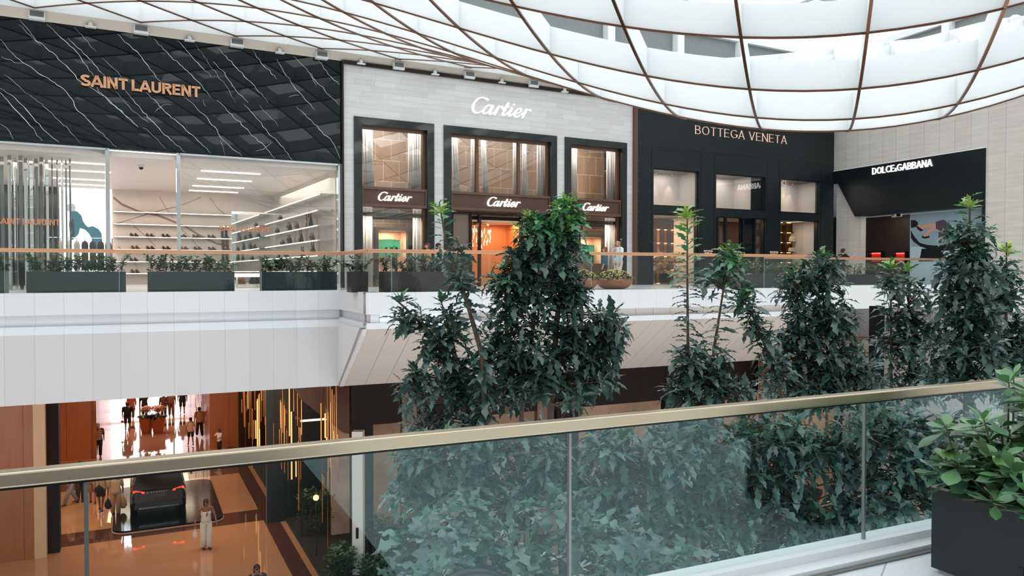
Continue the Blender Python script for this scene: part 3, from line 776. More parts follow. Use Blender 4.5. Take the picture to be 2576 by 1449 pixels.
# ------------------------------------------------------------------ balustrades
rail_gold = mat('pale brass handrail', (216, 200, 172), .26, .95, var=.08, vscale=.8)
rail_cop = mat('copper handrail', (214, 160, 122), .3, .6)
glass_far = glass('balustrade glass', (.95, .975, .97), .0, 0, .7)
glass_near = glass('near balustrade glass', (.91, .965, .965), .011, 0, 1.0, (.74, 1.0, 1.0))
glass_edge = mat('green glass edge', (150, 178, 174), .2)


def balustrade(F, s0, s1, joints, label, zb, zt, gm, rm, cat='balustrade', rw=.05, rh=.05, steel=False):
    t = thing('balustrade', label, cat, F.p((s0 + s1) / 2, 0, zb))
    part('handrail', MB().box(F, s0, s1, -rw / 2, rw / 2, zt - rh, zt), rm, t, bevel=.008)
    js = [s0] + [j for j in joints if s0 < j < s1] + [s1]
    for a, b in zip(js[:-1], js[1:]):
        p = part('glass_pane', MB().box(F, a + .004, b - .004, -.006, .006, zb, zt - rh), [gm], t)
    for j in js[1:-1]: part('joint_edge', MB().box(F, j - .004, j + .004, -.008, .008, zb, zt - rh), glass_edge, t)
    return t


zt = Z_FAR + 1.1
j1 = [BAL1.px(x, 700)[0] for x in (12, 300, 590)]
balustrade(BAL1, -30, 0, [-24, -18] + j1, 'long glass balustrade with copper handrail before the black marble shop', Z_FAR, zt, glass_far, rail_cop, rw=.08, rh=.09)
balustrade(JG, 0.0, 3.0, [], 'short return of the glass balustrade at the balcony corner', Z_FAR, zt, glass_far, rail_cop, rw=.08, rh=.09)
j3 = [BAL3.px(x, 700)[0] for x in (985, 1230, 1487, 1745, 1922)]
balustrade(BAL3, 0, S_E, j3, 'glass balustrade with copper handrail before the pale stone shop', Z_FAR, zt, glass_far, rail_cop, rw=.08, rh=.09)
balustrade(BAL4, 0, S4_E, [2.2], 'far stretch of glass balustrade before the black portal', Z_FAR, zt, glass_far, rail_cop, rw=.08, rh=.09)
jn = [RAIL.px(217, 1300)[0], RAIL.px(1432, 1300)[0], RAIL.px(2173, 1250)[0]]
zr = at(1288, 1067.5, 4.13)[2]; zgb = at(1288, 1538, 4.13)[2]
near = balustrade(RAIL, -6, 9, [-4.5] + jn + [jn[2] + 1.75, jn[2] + 3.5], 'near glass balustrade with wide brass handrail across the foreground', zgb - .1, zr, glass_near, rail_gold, rw=.085, rh=.062)
for j in jn: part('joint_bar', MB().box(RAIL, j - .008, j + .008, -.011, .011, zgb, zr - .062), mat('pale steel joint', (150, 160, 158), .3, .8), near)
part('rail_channel', MB().box(RAIL, -6, 9, -.02, .02, zr - .075, zr - .062), frame_black, near)

# near floor
tile = bricks('white floor tiles', (232, 236, 238), (226, 231, 234), (176, 182, 186), 1.35, 1.35, .006, 0, .22, var=.06, nstretch=(1, 1, 1), coat=.2)
Z_N = zgb - .095
nf = [tuple(map(float, RAIL.p(s, n, 0)[:2])) for s, n in ((-16, -.12), (25.5, -.12), (25.5, 13), (-16, 13))]
o = struct('floor_near', MB().slab(nf[::-1], Z_N - .5, Z_N), tile)
me = o.data; uv = me.uv_layers.new(name='UVMap')
for p in me.polygons:
    for li in p.loop_indices:
        co = me.vertices[me.loops[li].vertex_index].co; L = ORG[o.name]; s, n = RAIL.sn((co[0] + L[0], co[1] + L[1])); a = math.radians(33)
        uv.data[li].uv = (s * math.cos(a) - n * math.sin(a) + 20.4, s * math.sin(a) + n * math.cos(a) + 20)
solo('dimming_mat', MB().box(RAIL, -9, -.35, .9, 6.5, Z_N, Z_N + .012), mat('charcoal dimming mat', (34, 34, 36), .9, var=.2, vscale=30), 'unseen dark mat added on the near floor to dim reflections in the left panes', 'mat')  # sheet added out of view so the left panes mirror less white floor
curb = mat('white curb stone', (228, 232, 234), .35)
struct('trim_19', MB().box(RAIL, -14, 14, -.1, .06, Z_N, zgb).box(RAIL, -14, 14, .06, .16, Z_N, zgb - .055), curb)
struct('trim_20', MB().box(RAIL, -14, 14, .16, .2, Z_N, Z_N + .012), mat('grey floor joint', (110, 112, 110), .6))
struct('wall_near', MB().box(RAIL, -18, 26.3, 13, 13.3, Z_N, 9), mat('pale near wall', (206, 204, 200), .6))
struct('wall_side', MB().box(Frame(RAIL.p(26, 0, 0), -RAIL.v), -13, 8, -.3, 0, Z_LOW, 9), mat('pale side wall', (196, 194, 190), .6))
struct('wall_far_side', MB().box(Frame(RAIL.p(-17, 0, 0), RAIL.v), -16, 13, -.3, 0, Z_LOW, 9), mat('pale side wall', (196, 194, 190), .6))
# ------------------------------------------------------------------ interior of the left shop
white_room = mat('warm white interior', (228, 216, 208), .5, var=.02)
cream_marble = mat('cream marble', (232, 216, 202), .25, var=.05, vscale=1.2)
mirror = mat('mirror', (235, 235, 235), .02, 1.0)
zc_, NB = 3.45, -10.6
sR = -.12
struct('ceiling_shop', MB().box(FAC, -20, sR, NB, -.12, zc_, zc_ + .15), white_room)
xs283 = FAC.px(283, 600, NB)[0]; xs583 = FAC.px(583, 600, NB)[0]
mb = MB().box(FAC, xs283, xs583, NB - .2, NB, Z_FAR, zc_)
mvein = mat('brown marble vein', (150, 122, 108), .3)
for V in ([(815, 447), (880, 500), (1000, 548), (1130, 575), (1250, 625), (1340, 660), (1450, 730), (1560, 780), (1650, 800)], [(1120, 550), (1270, 515), (1370, 480), (1450, 445)], [(820, 640), (930, 610), (1060, 570)],
          [(1150, 445), (1190, 520), (1250, 600)], [(1510, 445), (1560, 520), (1620, 570)], [(960, 650), (1040, 720), (1120, 800)], [(1310, 680), (1390, 760), (1430, 810)], [(850, 800), (960, 900), (1010, 1000)]):
    P = [FAC.px(a / 2.862, 340 + b / 2.862, NB) for a, b in V]; k0 = V is None
    for i, (s, z) in enumerate(P):
        w = .05 if len(V) > 6 else .022
        mb.v += [FAC.p(s, NB + .004, z + w * rnd.uniform(.5, 1.2)), FAC.p(s, NB + .004, z - w * rnd.uniform(.5, 1.2))]
        if i: n = len(mb.v); mb.f.append((n - 4, n - 3, n - 1, n - 2)); mb.m.append(1)
struct('wall_shop_back', mb, [cream_marble, mvein])
struct('wall_shop_mirror', MB().box(FAC, xs583, sR + .1, NB - .2, NB, Z_FAR, 2.72), mirror)
struct('wall_shop_over', MB().box(FAC, xs583, sR + .1, NB - .2, NB, 2.72, zc_), white_room)
struct('wall_shop_right', MB().box(FAC, sR, sR + .1, NB, -.3, Z_FAR, zc_), cream_marble)
xs150 = FAC.px(150, 600, NB)[0]
struct('wall_shop_left', MB().box(FAC, -20, xs150, NB - .2, NB, Z_FAR, zc_).box(FAC, -20.2, -20, NB, -.3, Z_FAR, zc_), mat('black lacquer', (16, 18, 20), .1))
# chrome frames of the big panes
w = struct_root('window_8', FAC.p(-8, 0, Z_FAR))
xp = [FAC.px(x, 500, -.1)[0] for x in (271, 449, 853)]
for s in xp: part('post', MB().box(FAC, s - .055, s + .055, -.22, -.02, Z_FAR, 3.66), chrome, w)
part('head_rail', MB().box(FAC, -20, xp[0], -.2, -.02, 3.6, 3.68).box(FAC, xp[1], xp[2], -.2, -.02, 3.6, 3.68), chrome, w)
part('pane', MB().box(FAC, -20, xp[0] - .08, -.13, -.12, Z_FAR, 3.6), clear, w)
part('pane', MB().box(FAC, xp[1] + .08, xp[2] - .08, -.13, -.12, Z_FAR, 3.6), clear, w)
white_glow = mat('white strip lamp', (255, 244, 236), .4, emit=6)
STR = [(507, 428, 653, 438), (496, 448, 632, 456), (485, 466, 613, 473), (476, 478, 598, 484), (111, 403, 264, 413), (122, 424, 278, 434), (133, 446, 266, 454), (145, 460, 266, 467)]
for i, (xa, ya, xb, yb) in enumerate(STR):
    A, B = gp(xa, ya, zc_), gp(xb, yb, zc_); sa, na = FAC.sn(A); sb, nb = FAC.sn(B)
    if nb < NB + .3: na = nb = NB + .4 + .3 * (i % 4)
    n_ = (na + nb) / 2
    solo('strip_light', MB().box(FAC, sa, sb, n_ - .05, n_ + .05, zc_ - .03, zc_), white_glow,
         '%s white strip light from the entrance on the %s half of the shop ceiling' % (ords[i % 4], 'right' if i < 4 else 'left'), 'ceiling light', 'strip lights of the left shop')
# shelves with shoes on the back wall
shelf_m = mat('mirror steel shelf', (214, 206, 200), .12, .8)
glow_edge = mat('lit shelf edge', (255, 240, 228), .4, emit=2.5)
YS = (531, 562, 594, 626, 657, 687, 716); ZS = []
on = ['top', 'second', 'third', 'fourth', 'fifth', 'sixth', 'lowest']
for i, y in enumerate(YS):
    z = FAC.px(290, y, NB + .3)[1]; ZS.append(z)
    t = thing('wall_shelf', '%s long lit shelf from the top on the cream marble back wall' % ('topmost' if i == 0 else on[i]), 'shelf', FAC.p((xs283 + xs583) / 2, NB + .2, z), 'shoe shelves')
    part('board', MB().box(FAC, xs283 + .05, xs583 - .05, NB, NB + .35, z - .04, z), shelf_m, t)
    part('light_strip', MB().box(FAC, xs283 + .05, xs583 - .05, NB + .352, NB + .362, z - .035, z - .008), glow_edge, t, 'glowing strip')
black_leather = mat('black leather', (20, 18, 18), .3); tan_leather = mat('brown leather', (96, 62, 44), .4); burg = mat('burgundy leather', (82, 40, 36), .35)


def shoe_mb(boot):
    r = []
    for y, hw, zl, zh in ((-.13, .03, .05, .12), (-.1, .036, .05, .13), (-.02, .03, .045, .085), (.06, .042, .01, .06), (.11, .036, .005, .045), (.14, .012, .008, .03)):
        r.append([(hw * math.cos(a), y, (zl + zh) / 2 + (zh - zl) / 2 * math.sin(a)) for a in np.linspace(0, 2 * math.pi, 9)[:-1]])
    up = MB().loft(r); heel = MB().box(None, -.015, .015, -.125, -.1, 0, .06); sole = MB().box(None, -.035, .035, .02, .12, 0, .012)
    sh = None
    if boot: sh = MB().lathe([(.045, .1), (.04, .2), (.05, .34), (.052, .36)], (0, -.09, 0), 10)
    return up, heel, sole, sh


def shoe(boot, m, label, P, rot):
    t = thing('ankle_boot' if boot else 'pump_shoe', label, 'shoe', (0, 0, -EYE), 'shoes on the back wall')
    up, heel, sole, sh = shoe_mb(boot)
    for n_, b in (('upper', up), ('heel', heel), ('sole', sole), ('boot_shaft', sh)):
        if b: o = mk(n_, MB(), m, t); o.data.from_pydata(b.v, [], b.f); o.data.polygons.foreach_set('use_smooth', [n_ in ('upper', 'boot_shaft')] * len(b.f))
    t.location = (P[0], P[1], P[2] + EYE); t.rotation_euler = (0, 0, rot); t.scale = (1.25,) * 3
    return t


PR = {}
ROWS = {2: [(338, 0), (378, 0), (418, 0), (460, 0), (495, 0), (533, 0), (567, 1)], 3: [(341, 0), (379, 0), (419, 0), (464, 0), (498, 0), (534, 0), (569, 1)], 4: [(337, 0), (378, 0), (533, 0), (569, 1)], 5: [(340, 0)]}
for row, its in ROWS.items():
    for i, (x, boot) in enumerate(its):
        s, _ = FAC.px(x, YS[row], NB + .2)
        for sd in (0, 1):
            lab = '%s %s %s of the %s pair from the left on the %s shelf' % ('right' if sd else 'left', 'dark', 'boot' if boot else 'pump', ords[i], on[row])
            m = burg if (boot and row == 3) else (black_leather if (i + row) % 3 else tan_leather)
            P = FAC.p(s - .085 + .17 * sd, NB + .19, ZS[row]); key = (boot, m.name)
            if key not in PR: PR[key] = shoe(boot, m, lab, P, FAC.ang() + math.pi + .25)
            else:
                c = copy_tree(PR[key], P); c['label'] = lab
# slanting run of shelves with bags on the right wall
SW = Frame(FAC.p(-.45, 0, 0), -FAC.v); L0, L1 = .5, 9.9
YB = [(804, 485), (811, 523), (811, 562), (811, 600), (811, 640)]
ZB = [SW.px(804, y)[1] for _, y in YB]; ZB = [2.69, 2.16, 1.64, 1.13, .6, .06]
for i, z in enumerate(ZB):
    t = thing('wall_shelf', '%s shelf from the top on the right wall of the white shop' % ('topmost' if i == 0 else on[i]), 'shelf', FAC.p(-.3, -5, z), 'bag shelves')
    part('board', MB().box(FAC, -.6, sR, -L1, -L0, z - .05, z), shelf_m, t)
    part('light_strip', MB().box(FAC, -.612, -.602, -L1, -L0 - .4, z - .045, z - .01), glow_edge, t, 'glowing strip')


def bag_parts(w, h, d, tote):
    body = MB().loft([[(sx * w / 2 * k, sy * d / 2 * kd, z) for sx, sy in ((-1, -1), (-.6, -1.15), (.6, -1.15), (1, -1), (1, 1), (.6, 1.15), (-.6, 1.15), (-1, 1))] for z, k, kd in ((0, .93, .9), (.04, 1, 1), (h * .5, .98, .9), (h * .92, .84, .5), (h, .78, .35))])
    hs = []
    for sy in (-1, 1):
        hh = h * (.75 if tote else .5); hs.append(MB().tube([(w * .26 * math.cos(a), sy * d * .22, h * .9 + hh * math.sin(a)) for a in np.linspace(0, math.pi, 9)], .011, 5))
    flap = MB().box(None, -w * .36, w * .36, -d * .64, -d * .5, h * .5, h * .9)
    clasp = MB().box(None, -.02, .02, -d * .7, -d * .62, h * .52, h * .62)
    return body, hs, flap, clasp


clasp_gold = mat('gold clasp', (210, 170, 100), .25, 1)


def handbag(w, h, d, tote, m, label, P, rot, group='handbags on the right wall', handles=True):
    t = thing('handbag', label, 'handbag', (0, 0, -EYE), group)
    ORG[t.name] = (0, 0, 0); body, hs, flap, clasp = bag_parts(w, h, d, tote)
    part('body', body, m, t, smooth=False)
    if handles:
        for q in hs: part('handle', q, m, t, smooth=True)
    if not tote: part('flap', flap, m, t)
    part('clasp', clasp, clasp_gold, t)
    t.location = (P[0], P[1], P[2] + EYE); t.rotation_euler = (0, 0, rot)
    return t


BG = [(1, 700, 566, .4, .2, 0, 0), (2, 722, 575, .45, .3, 0, 0), (2, 693, 585, .3, .2, 0, 0), (2, 741, 570, .32, .24, 1, 0), (2, 767, 562, .24, .32, 1, 1), (2, 774, 560, .26, .38, 0, 1), (3, 722, 612, .42, .28, 0, 0), (3, 706, 618, .3, .18, 0, 0), (3, 750, 604, .32, .34, 0, 1), (3, 779, 598, .3, .22, 1, 0), (4, 755, 632, .26, .24, 0, 1), (4, 780, 630, .28, .36, 0, 1), (4, 715, 640, .34, .16, 0, 0)]
cnt = {}
for row, x, y, w_, h_, br, tote in BG:
    cnt[row] = cnt.get(row, 0) + 1
    dd, _ = SW.px(x, y)
    dd = min(max(dd, L0 + .3), L1 - .3)
    handbag(w_, h_, .16, tote, tan_leather if br else black_leather, '%s %s on the %s shelf of the right wall, number %s as listed from the middle' % ('brown' if br else 'black', 'tote bag' if tote else 'handbag', on[row], ['one', 'two', 'three', 'four', 'five', 'six'][cnt[row] - 1]) if False else
            '%s %s %s bag, %s one placed on the %s right-wall shelf' % ('tall' if h_ > .3 else 'low', 'brown' if br else 'black', 'tote' if tote else 'top-handle', ords[cnt[row] - 1], on[row]), FAC.p(-.36, -dd, ZB[row]), FAC.ang() - math.pi / 2)
# display table
s0, _ = FAC.px(590, 700, -2.0); s1_, _ = FAC.px(660, 700, -2.0)
t = thing('display_table', 'white lit display table just inside the glass of the white shop', 'table', FAC.p((s0 + s1_) / 2, -2.2, Z_FAR))
zt_ = FAC.px(620, 688, -2.0)[1]
part('top', MB().box(FAC, s0, s1_, -2.7, -1.8, zt_ - .12, zt_), glow_edge, t)
for s in (s0 + .06, s1_ - .06):
    for n in (-2.6, -1.9): part('leg', MB().box(FAC, s - .025, s + .025, n - .025, n + .025, Z_FAR, zt_ - .12), white_room, t)
part('lower_shelf', MB().box(FAC, s0 + .08, s1_ - .08, -2.65, -1.85, Z_FAR + .08, Z_FAR + .11), white_room, t)
for i, (x, w_, h_) in enumerate(((606, .3, .2), (640, .38, .3))):
    s, _ = FAC.px(x, 700, -2.2); handbag(w_, h_, .15, 0, tan_leather if i == 0 else black_leather, '%s handbag on the lower shelf of the white display table' % ('brown' if i == 0 else 'black'), FAC.p(s, -2.2, Z_FAR + .11), FAC.ang(), 'bags in the display table')
# mirrored slat screen
slat_grey = mat('smoked mirror', (150, 146, 144), .05, 1.0)
t = thing('slat_screen', 'tall screen of mirrored vertical slats behind the left shop window', 'screen', FAC.p(-8, -1.4, Z_FAR))
for i, x in enumerate((-10, 7, 26, 40, 54, 67, 80, 93, 106, 119, 133, 146, 158, 168, 178)):
    n = -1.3 - .5 * (i % 2); s, _ = FAC.px(x, 600, n); wv = .05 if i < 10 else .022
    F_ = Frame(FAC.p(s, n, 0), (FAC.u * math.cos(.5 * (i % 3 - 1)) + FAC.v * math.sin(.5 * (i % 3 - 1))))
    part('slat', MB().box(F_, -wv, wv, -.012, .012, Z_FAR, zc_ - .01), slat_grey if i % 3 else mirror, t)
# video wall with a figure
scr = mat('lit screen white', (236, 246, 255), .4, emit=1.1)
sx0, sz1 = FAC.px(150, 480, NB + .1); sx1, sz0 = FAC.px(283, 712, NB + .1)
t = thing('video_screen', 'bright white screen showing a stooping figure in teal', 'screen', FAC.p((sx0 + sx1) / 2, NB, sz0))
part('panel', MB().box(FAC, sx0, sx1, NB, NB + .1, sz0, sz1), scr, t)
def scrpoly(pts, n): return [FAC.px(a / 5.366, 470 + b / 5.366, n) for a, b in pts]
teal = mat('screen teal', (40, 98, 116), .5, emit=.55); hairw = mat('screen pale hair', (170, 172, 182), .5, emit=.6); drk = mat('screen dark teal', (24, 54, 66), .5, emit=.4)
for nm, pts, m, n in (('picture_dress', [(960, 320), (1040, 330), (1100, 390), (1115, 450), (1150, 510), (1190, 545), (1250, 530), (1330, 570), (1370, 630), (1380, 720), (1400, 900), (1220, 900), (1240, 700), (1200, 630), (1150, 580), (1080, 555), (1060, 640), (1010, 690), (975, 720), (945, 650), (930, 500), (950, 400)], teal, .105),
                      ('picture_hair', [(890, 290), (905, 245), (950, 222), (1000, 235), (1020, 280), (1015, 320), (960, 335), (905, 330)], hairw, .107), ('picture_shadow', [(965, 420), (1000, 450), (1010, 690), (975, 720), (945, 640), (935, 500)], drk, .108)):
    q = scrpoly(pts, NB + n); part(nm, MB().prism(FAC, q[::-1], NB + n - .004, NB + n), m, t)
# clothes rail
cl = [((58, 56, 58), 'dark grey'), ((216, 204, 190), 'cream'), ((222, 212, 200), 'ivory'), ((196, 184, 172), 'beige'), ((38, 36, 40), 'charcoal'), ((60, 48, 46), 'dark brown'), ((24, 26, 30), 'black'), ((130, 82, 70), 'rust brown')]
nr_ = -3.2
ra, zr_ = FAC.px(122, 597, nr_); rb, _ = FAC.px(282, 597, nr_)
t = thing('clothes_rail', 'thin steel clothes rail in front of the bright screen', 'clothes rail', FAC.p((ra + rb) / 2, nr_, Z_FAR))
part('bar', MB().tube([FAC.p(ra, nr_, zr_), FAC.p(rb, nr_, zr_)], .014, 6), chrome, t)
for s in (ra, rb): part('leg', MB().tube([FAC.p(s, nr_, zr_), FAC.p(s, nr_, Z_FAR)], .014, 6), chrome, t)
for i, (c_, nmc) in enumerate(cl):
    s = ra + (rb - ra) * (.06 + .88 * i / 7); w_ = .085 if i < 4 else .1
    t = thing('garment', '%s garment hanging on the clothes rail, %s from the left' % (nmc, ords[i]), 'clothing', FAC.p(s, nr_, zr_ - 1.05), 'garments on the rail')
    part('hanger', MB().tube([FAC.p(s, nr_, zr_ + .02), FAC.p(s, nr_, zr_ - .08), FAC.p(s - w_ * .7, nr_, zr_ - .16)], .008, 4).tube([FAC.p(s, nr_, zr_ - .08), FAC.p(s + w_ * .7, nr_, zr_ - .16)], .008, 4), frame_black, t)
    R = []
    for z, k in ((-.1, .25), (-.14, .8), (-.24, 1), (-.5, .92), (-.8, 1.0), (-1.05, 1.1)):
        R.append([FAC.p(s + w_ * k * math.cos(a) * (1 + .06 * math.sin(5 * a)), nr_ + .09 * k * math.sin(a), zr_ + z) for a in np.linspace(0, 2 * math.pi, 17)[:-1]])
    part('cloth', MB().loft(R), mat('cloth ' + nmc, c_, .8, bump=.3), t, smooth=True)
# ceiling security camera, clock-like dome
A = gp(355, 421, zc_ - .08)
t = thing('dome_camera', 'small dark dome camera under the white shop ceiling', 'camera', (A[0], A[1], zc_ - .12))
part('mount', MB().lathe([(.1, .12), (.1, .05), (.06, .04)], (A[0], A[1], zc_ - .12), 12), white_paint, t)
part('dome', MB().ball((A[0], A[1], zc_ - .09), .07, 10), black_leather, t, smooth=True)
# small lettering on the glass
a = FAC.px(552, 581, -.1); b = FAC.px(680, 590, -.1)
cp = mat('copper glass lettering', (224, 148, 104), .35, .1)
sign(FAC, 'SAINT LAURENT', a[0], a[1], b[0], .17, .2, -.118, -.105, cp, 'small copper SAINT LAURENT lettering on the right shop window', 'window_lettering', gap=.06, space=.25)
a = FAC.px(-12, 563, -.1); b = FAC.px(151, 571, -.1)
sign(FAC, 'SAINT LAURENT', a[0], a[1], b[0], .17, .2, -.118, -.105, cp, 'small copper SAINT LAURENT lettering on the window before the slat screen', 'window_lettering', gap=.06, space=.25)

# ------------------------------------------------------------------ behind the stone bays
panel_brown = bricks('brown wall panels', (140, 116, 94), (132, 108, 86), (186, 170, 150), .62, .78, .012, .5, .4, var=.12, nstretch=(10, .5, 1))
struct('wall_middle_back', MB().box(FAC, ct0, ct1, -2.2, -2.0, Z_FAR, 7.0), panel_brown); uvp(bpy.data.objects['wall_middle_back'], FAC)
struct('ceiling_middle', MB().box(FAC, ct0, ct1, -2.0, -.36, 1.98, 2.1).box(FAC, ct0, ct1, -2.0, -.36, 6.2, 6.3), brown_wall)
cur = mat('white curtain', (244, 240, 236), .8, trans=.2)


def curtain(x0, x1, yt, yb, label, group, n=-.75, lean=0.0):
    sa, zt_ = FAC.px(x0, yt, n); sb, _ = FAC.px(x1, yt, n); zb_ = FAC.px(x0, yb, n)[1] if yb else Z_FAR
    t = None; K = 40; mb = MB(); rows = []
    for z, q in ((zt_, 1.0), ((zt_ + zb_) / 2, .97), (zb_, 1.04)):
        rows.append([FAC.p(sa + (sb - sa) * i / K * q + lean * (zt_ - z), n + .045 * math.sin(i * 1.1) + .025 * math.sin(i * .47 + 1), z) for i in range(K + 1)])
    vs = [p for r in rows for p in r]; W_ = K + 1
    mb.add(vs, [(a * W_ + i, a * W_ + i + 1, (a + 1) * W_ + i + 1, (a + 1) * W_ + i) for a in range(2) for i in range(K)])
    o = solo('curtain', mb, cur, label, 'curtain', group, smooth=True)
    m = o.modifiers.new('thick', 'SOLIDIFY'); m.thickness = .012
    return o


CU = [(911, 937, 320, 467, .02), (1026, 1067, 328, 474, 0), (1134, 1150, 338, 482, .04), (1184, 1204, 340, 484, 0), (1208, 1221, 342, 486, .05), (1290, 1309, 352, 490, 0), (1313, 1324, 354, 491, 0), (1350, 1375, 356, 493, 0), (1436, 1451, 368, 497, 0), (1525, 1552, 376, 502, 0)]
cname = ['left window, left side', 'left window, right side', 'middle window, first pane, left side', 'middle window, first pane, right side', 'middle window, centre pane, left side', 'middle window, centre pane, right side', 'middle window, last pane, left side', 'middle window, last pane, right side', 'right window, left side', 'right window, right side']
for (x0, x1, yt, yb, ln), nm in zip(CU, cname): curtain(x0, x1, yt - 6, yb + 2, 'white curtain in the upper %s' % nm, 'curtains of the upper stone bays', lean=ln)
for x0, x1, yt, nm in ((912, 936, 520, 'left window, left side'), (1038, 1069, 526, 'left window, right side'), (1437, 1446, 546, 'right window, left side'), (1521, 1552, 548, 'right window, right side')):
    curtain(x0, x1, yt, None, 'long white curtain in the lower %s' % nm, 'curtains of the lower stone bays')
vit_dark = mat('dark vitrine frame', (44, 42, 42), .3, .3); peach = mat('peach vitrine lining', (250, 208, 180), .6)
green_d = mat('emerald green display', (44, 150, 112), .45, var=.25, vscale=9, bump=.6)
for i, (ox0, ox1, oy, ix0, ix1, iy, iyb) in enumerate(((942, 1038, 571, 950, 1024, 579, 692), (1451, 1523, 589, 1458, 1515, 596, 664))):
    n = -1.0; a0, z1 = FAC.px(ox0, oy, n); a1, _ = FAC.px(ox1, oy, n); b0_, zi1 = FAC.px(ix0, iy, n); b1_, zi0 = FAC.px(ix1, iyb, n)
    t = thing('display_case', 'dark framed jewellery case with green backdrop in the lower %s window' % ('left', 'right')[i], 'display case', FAC.p((a0 + a1) / 2, n, Z_FAR), 'jewellery cases')
    z0 = max(zi0 - .15, Z_FAR + .02)
    part('frame', MB().prism(FAC, [(a0, z0), (a0, z1), (a1, z1), (a1, z0), (b1_, z0), (b1_, zi1), (b0_, zi1), (b0_, z0)], n - .1, n + .1), vit_dark, t)
    part('lining', MB().box(FAC, b0_, b1_, n - .75, n - .7, zi0, zi1).box(FAC, b0_, b1_, n - .7, n - .1, zi1, zi1 + .03).box(FAC, b1_, b1_ + .03, n - .7, n - .1, zi0, zi1).box(FAC, b0_ - .03, b0_, n - .7, n - .1, zi0, zi1), peach, t)
    part('plinth', MB().box(FAC, b0_ - .03, b1_ + .03, n - .7, n - .1, Z_FAR, zi0 + .02), wood_hi, t)
    gx0, gx1, gy1, gy0 = ((953, 1006, 602, 645), (1461, 1495, 616, 660))[i]
    g0, gz1 = FAC.px(gx0, gy1, n - .4); g1, gz0 = FAC.px(gx1, gy0, n - .4); pts = []
    for k in range(40):
        a = 2 * math.pi * k / 40; ca, sa = math.cos(a), math.sin(a); q = 1 / max(abs(ca), abs(sa)) ** .8; j = 1 + .06 * (k % 2)
        pts.append(((g0 + g1) / 2 + (g1 - g0) / 2 * ca * q * j, (gz0 + gz1) / 2 + (gz1 - gz0) / 2 * sa * q * j))
    part('backdrop', MB().prism(FAC, pts, n - .45, n - .38), green_d, t, 'emerald green scaly backdrop')
    for k in range(3):
        s = g0 + (g1 - g0) * (.3 + .25 * k); zz = gz0 + (gz1 - gz0) * .45
        part('ring_holder', MB().lathe([(.02, zi0 - zz), (.015, -.02), (.05, 0), (.05, .05), (.02, .06)], FAC.p(s, n - .3, zz), 8), black_leather, t)
    p = FAC.p((b0_ + b1_) / 2, n - .35, zi1 - .04); area('case_light', p, .5, 14, (1, .74, .55), (0, 0, FAC.ang()), .3)
for i in range(3):
    q = BAY[i]; p = FAC.p((q[3] + q[4]) / 2, -1.3, z_g0 + .12); area('bay_uplight', p, q[4] - q[3] - .4, 26, (1, .66, .45), (math.pi, 0, FAC.ang()), .5)
    p = FAC.p((q[3] + q[4]) / 2, -.42, q[5] + .4); area('bay_curtain_fill', p, q[4] - q[3] - .4, 120, (1, .9, .82), (.5, 0, FAC.ang()), .3)  # unseen fill lamp added at the window head to whiten the curtains
    if i != 1: p = FAC.p((q[3] + q[4]) / 2, -.4, 1.92); area('bay_lower_light', p, q[4] - q[3] - .4, 60, (1, .84, .7), (.45, 0, FAC.ang()), .2)
# entrance bay: lobby with chandelier
q = BAY[1]
orange_wall = mat('warm amber wall', (206, 128, 76), .5, var=.06)
lo0, lo1 = q[3] + .02, q[4] - .02
lob = struct_root('wall_lobby', FAC.p((lo0 + lo1) / 2, -1.9, Z_FAR))
part('lining', MB().box(FAC, lo0, lo1, -1.98, -1.9, Z_FAR, 1.9).box(FAC, lo1 - .9, lo1 - .8, -1.9, -.9, Z_FAR, 1.9), orange_wall, lob)
part('soffit', MB().box(FAC, lo0, lo1, -1.9, -.35, 1.9, 1.97), mat('cream lobby soffit', (236, 196, 162), .6), lob)
area('lobby_light', FAC.p((lo0 + lo1) / 2, -1.1, 1.86), 3.0, 70, (1, .68, .42), (0, 0, FAC.ang()), .6)
dr = struct_root('door_1', FAC.p((lo0 + lo1) / 2, -.2, Z_FAR)); zd = z_l1
mb = MB()
for x in (1136, 1183, 1206, 1311, 1360): s, _ = FAC.px(x, 600, -.22); mb.box(FAC, s - .045, s + .045, -.3, -.16, Z_FAR, zd)
mb.box(FAC, lo0, lo1, -.3, -.16, zd - .1, zd); part('frame', mb, dark_bronze, dr)
s1d, _ = FAC.px(1180, 600, -.22)
part('sheer_panel', MB().box(FAC, lo0 + .03, s1d, -.26, -.24, Z_FAR, zd - .1), mat('bronze mesh', (150, 128, 116), .5, .3, trans=.2), dr)
s2d, _ = FAC.px(1311, 600, -.22)
part('pane', MB().box(FAC, s2d, lo1, -.26, -.25, Z_FAR, zd - .1), amber_glass, dr)
cs, czt = FAC.px(1197, 534, -1.0)
t = thing('chandelier', 'crystal chandelier hanging in the amber entrance of the stone shop', 'chandelier', FAC.p(cs, -1.0, 0.9))
cr = mat('glowing crystal', (255, 226, 190), .2, emit=2.2)
part('canopy', MB().lathe([(.5, 0), (.5, .06), (.1, .1)], FAC.p(cs, -1.0, 1.78), 12), clasp_gold, t)
for k in range(60):
    a = rnd.uniform(0, 6.28); r_ = .62 * math.sqrt(rnd.random()); zz = 1.78 - rnd.uniform(.1, .95) * (1 - r_ * .55)
    P = FAC.p(cs + r_ * math.cos(a), -1.0 + r_ * .7 * math.sin(a), zz); part('crystal', MB().lathe([(.004, .1), (.018, .02), (.02, -.03), (.004, -.06)], P, 5), cr, t)

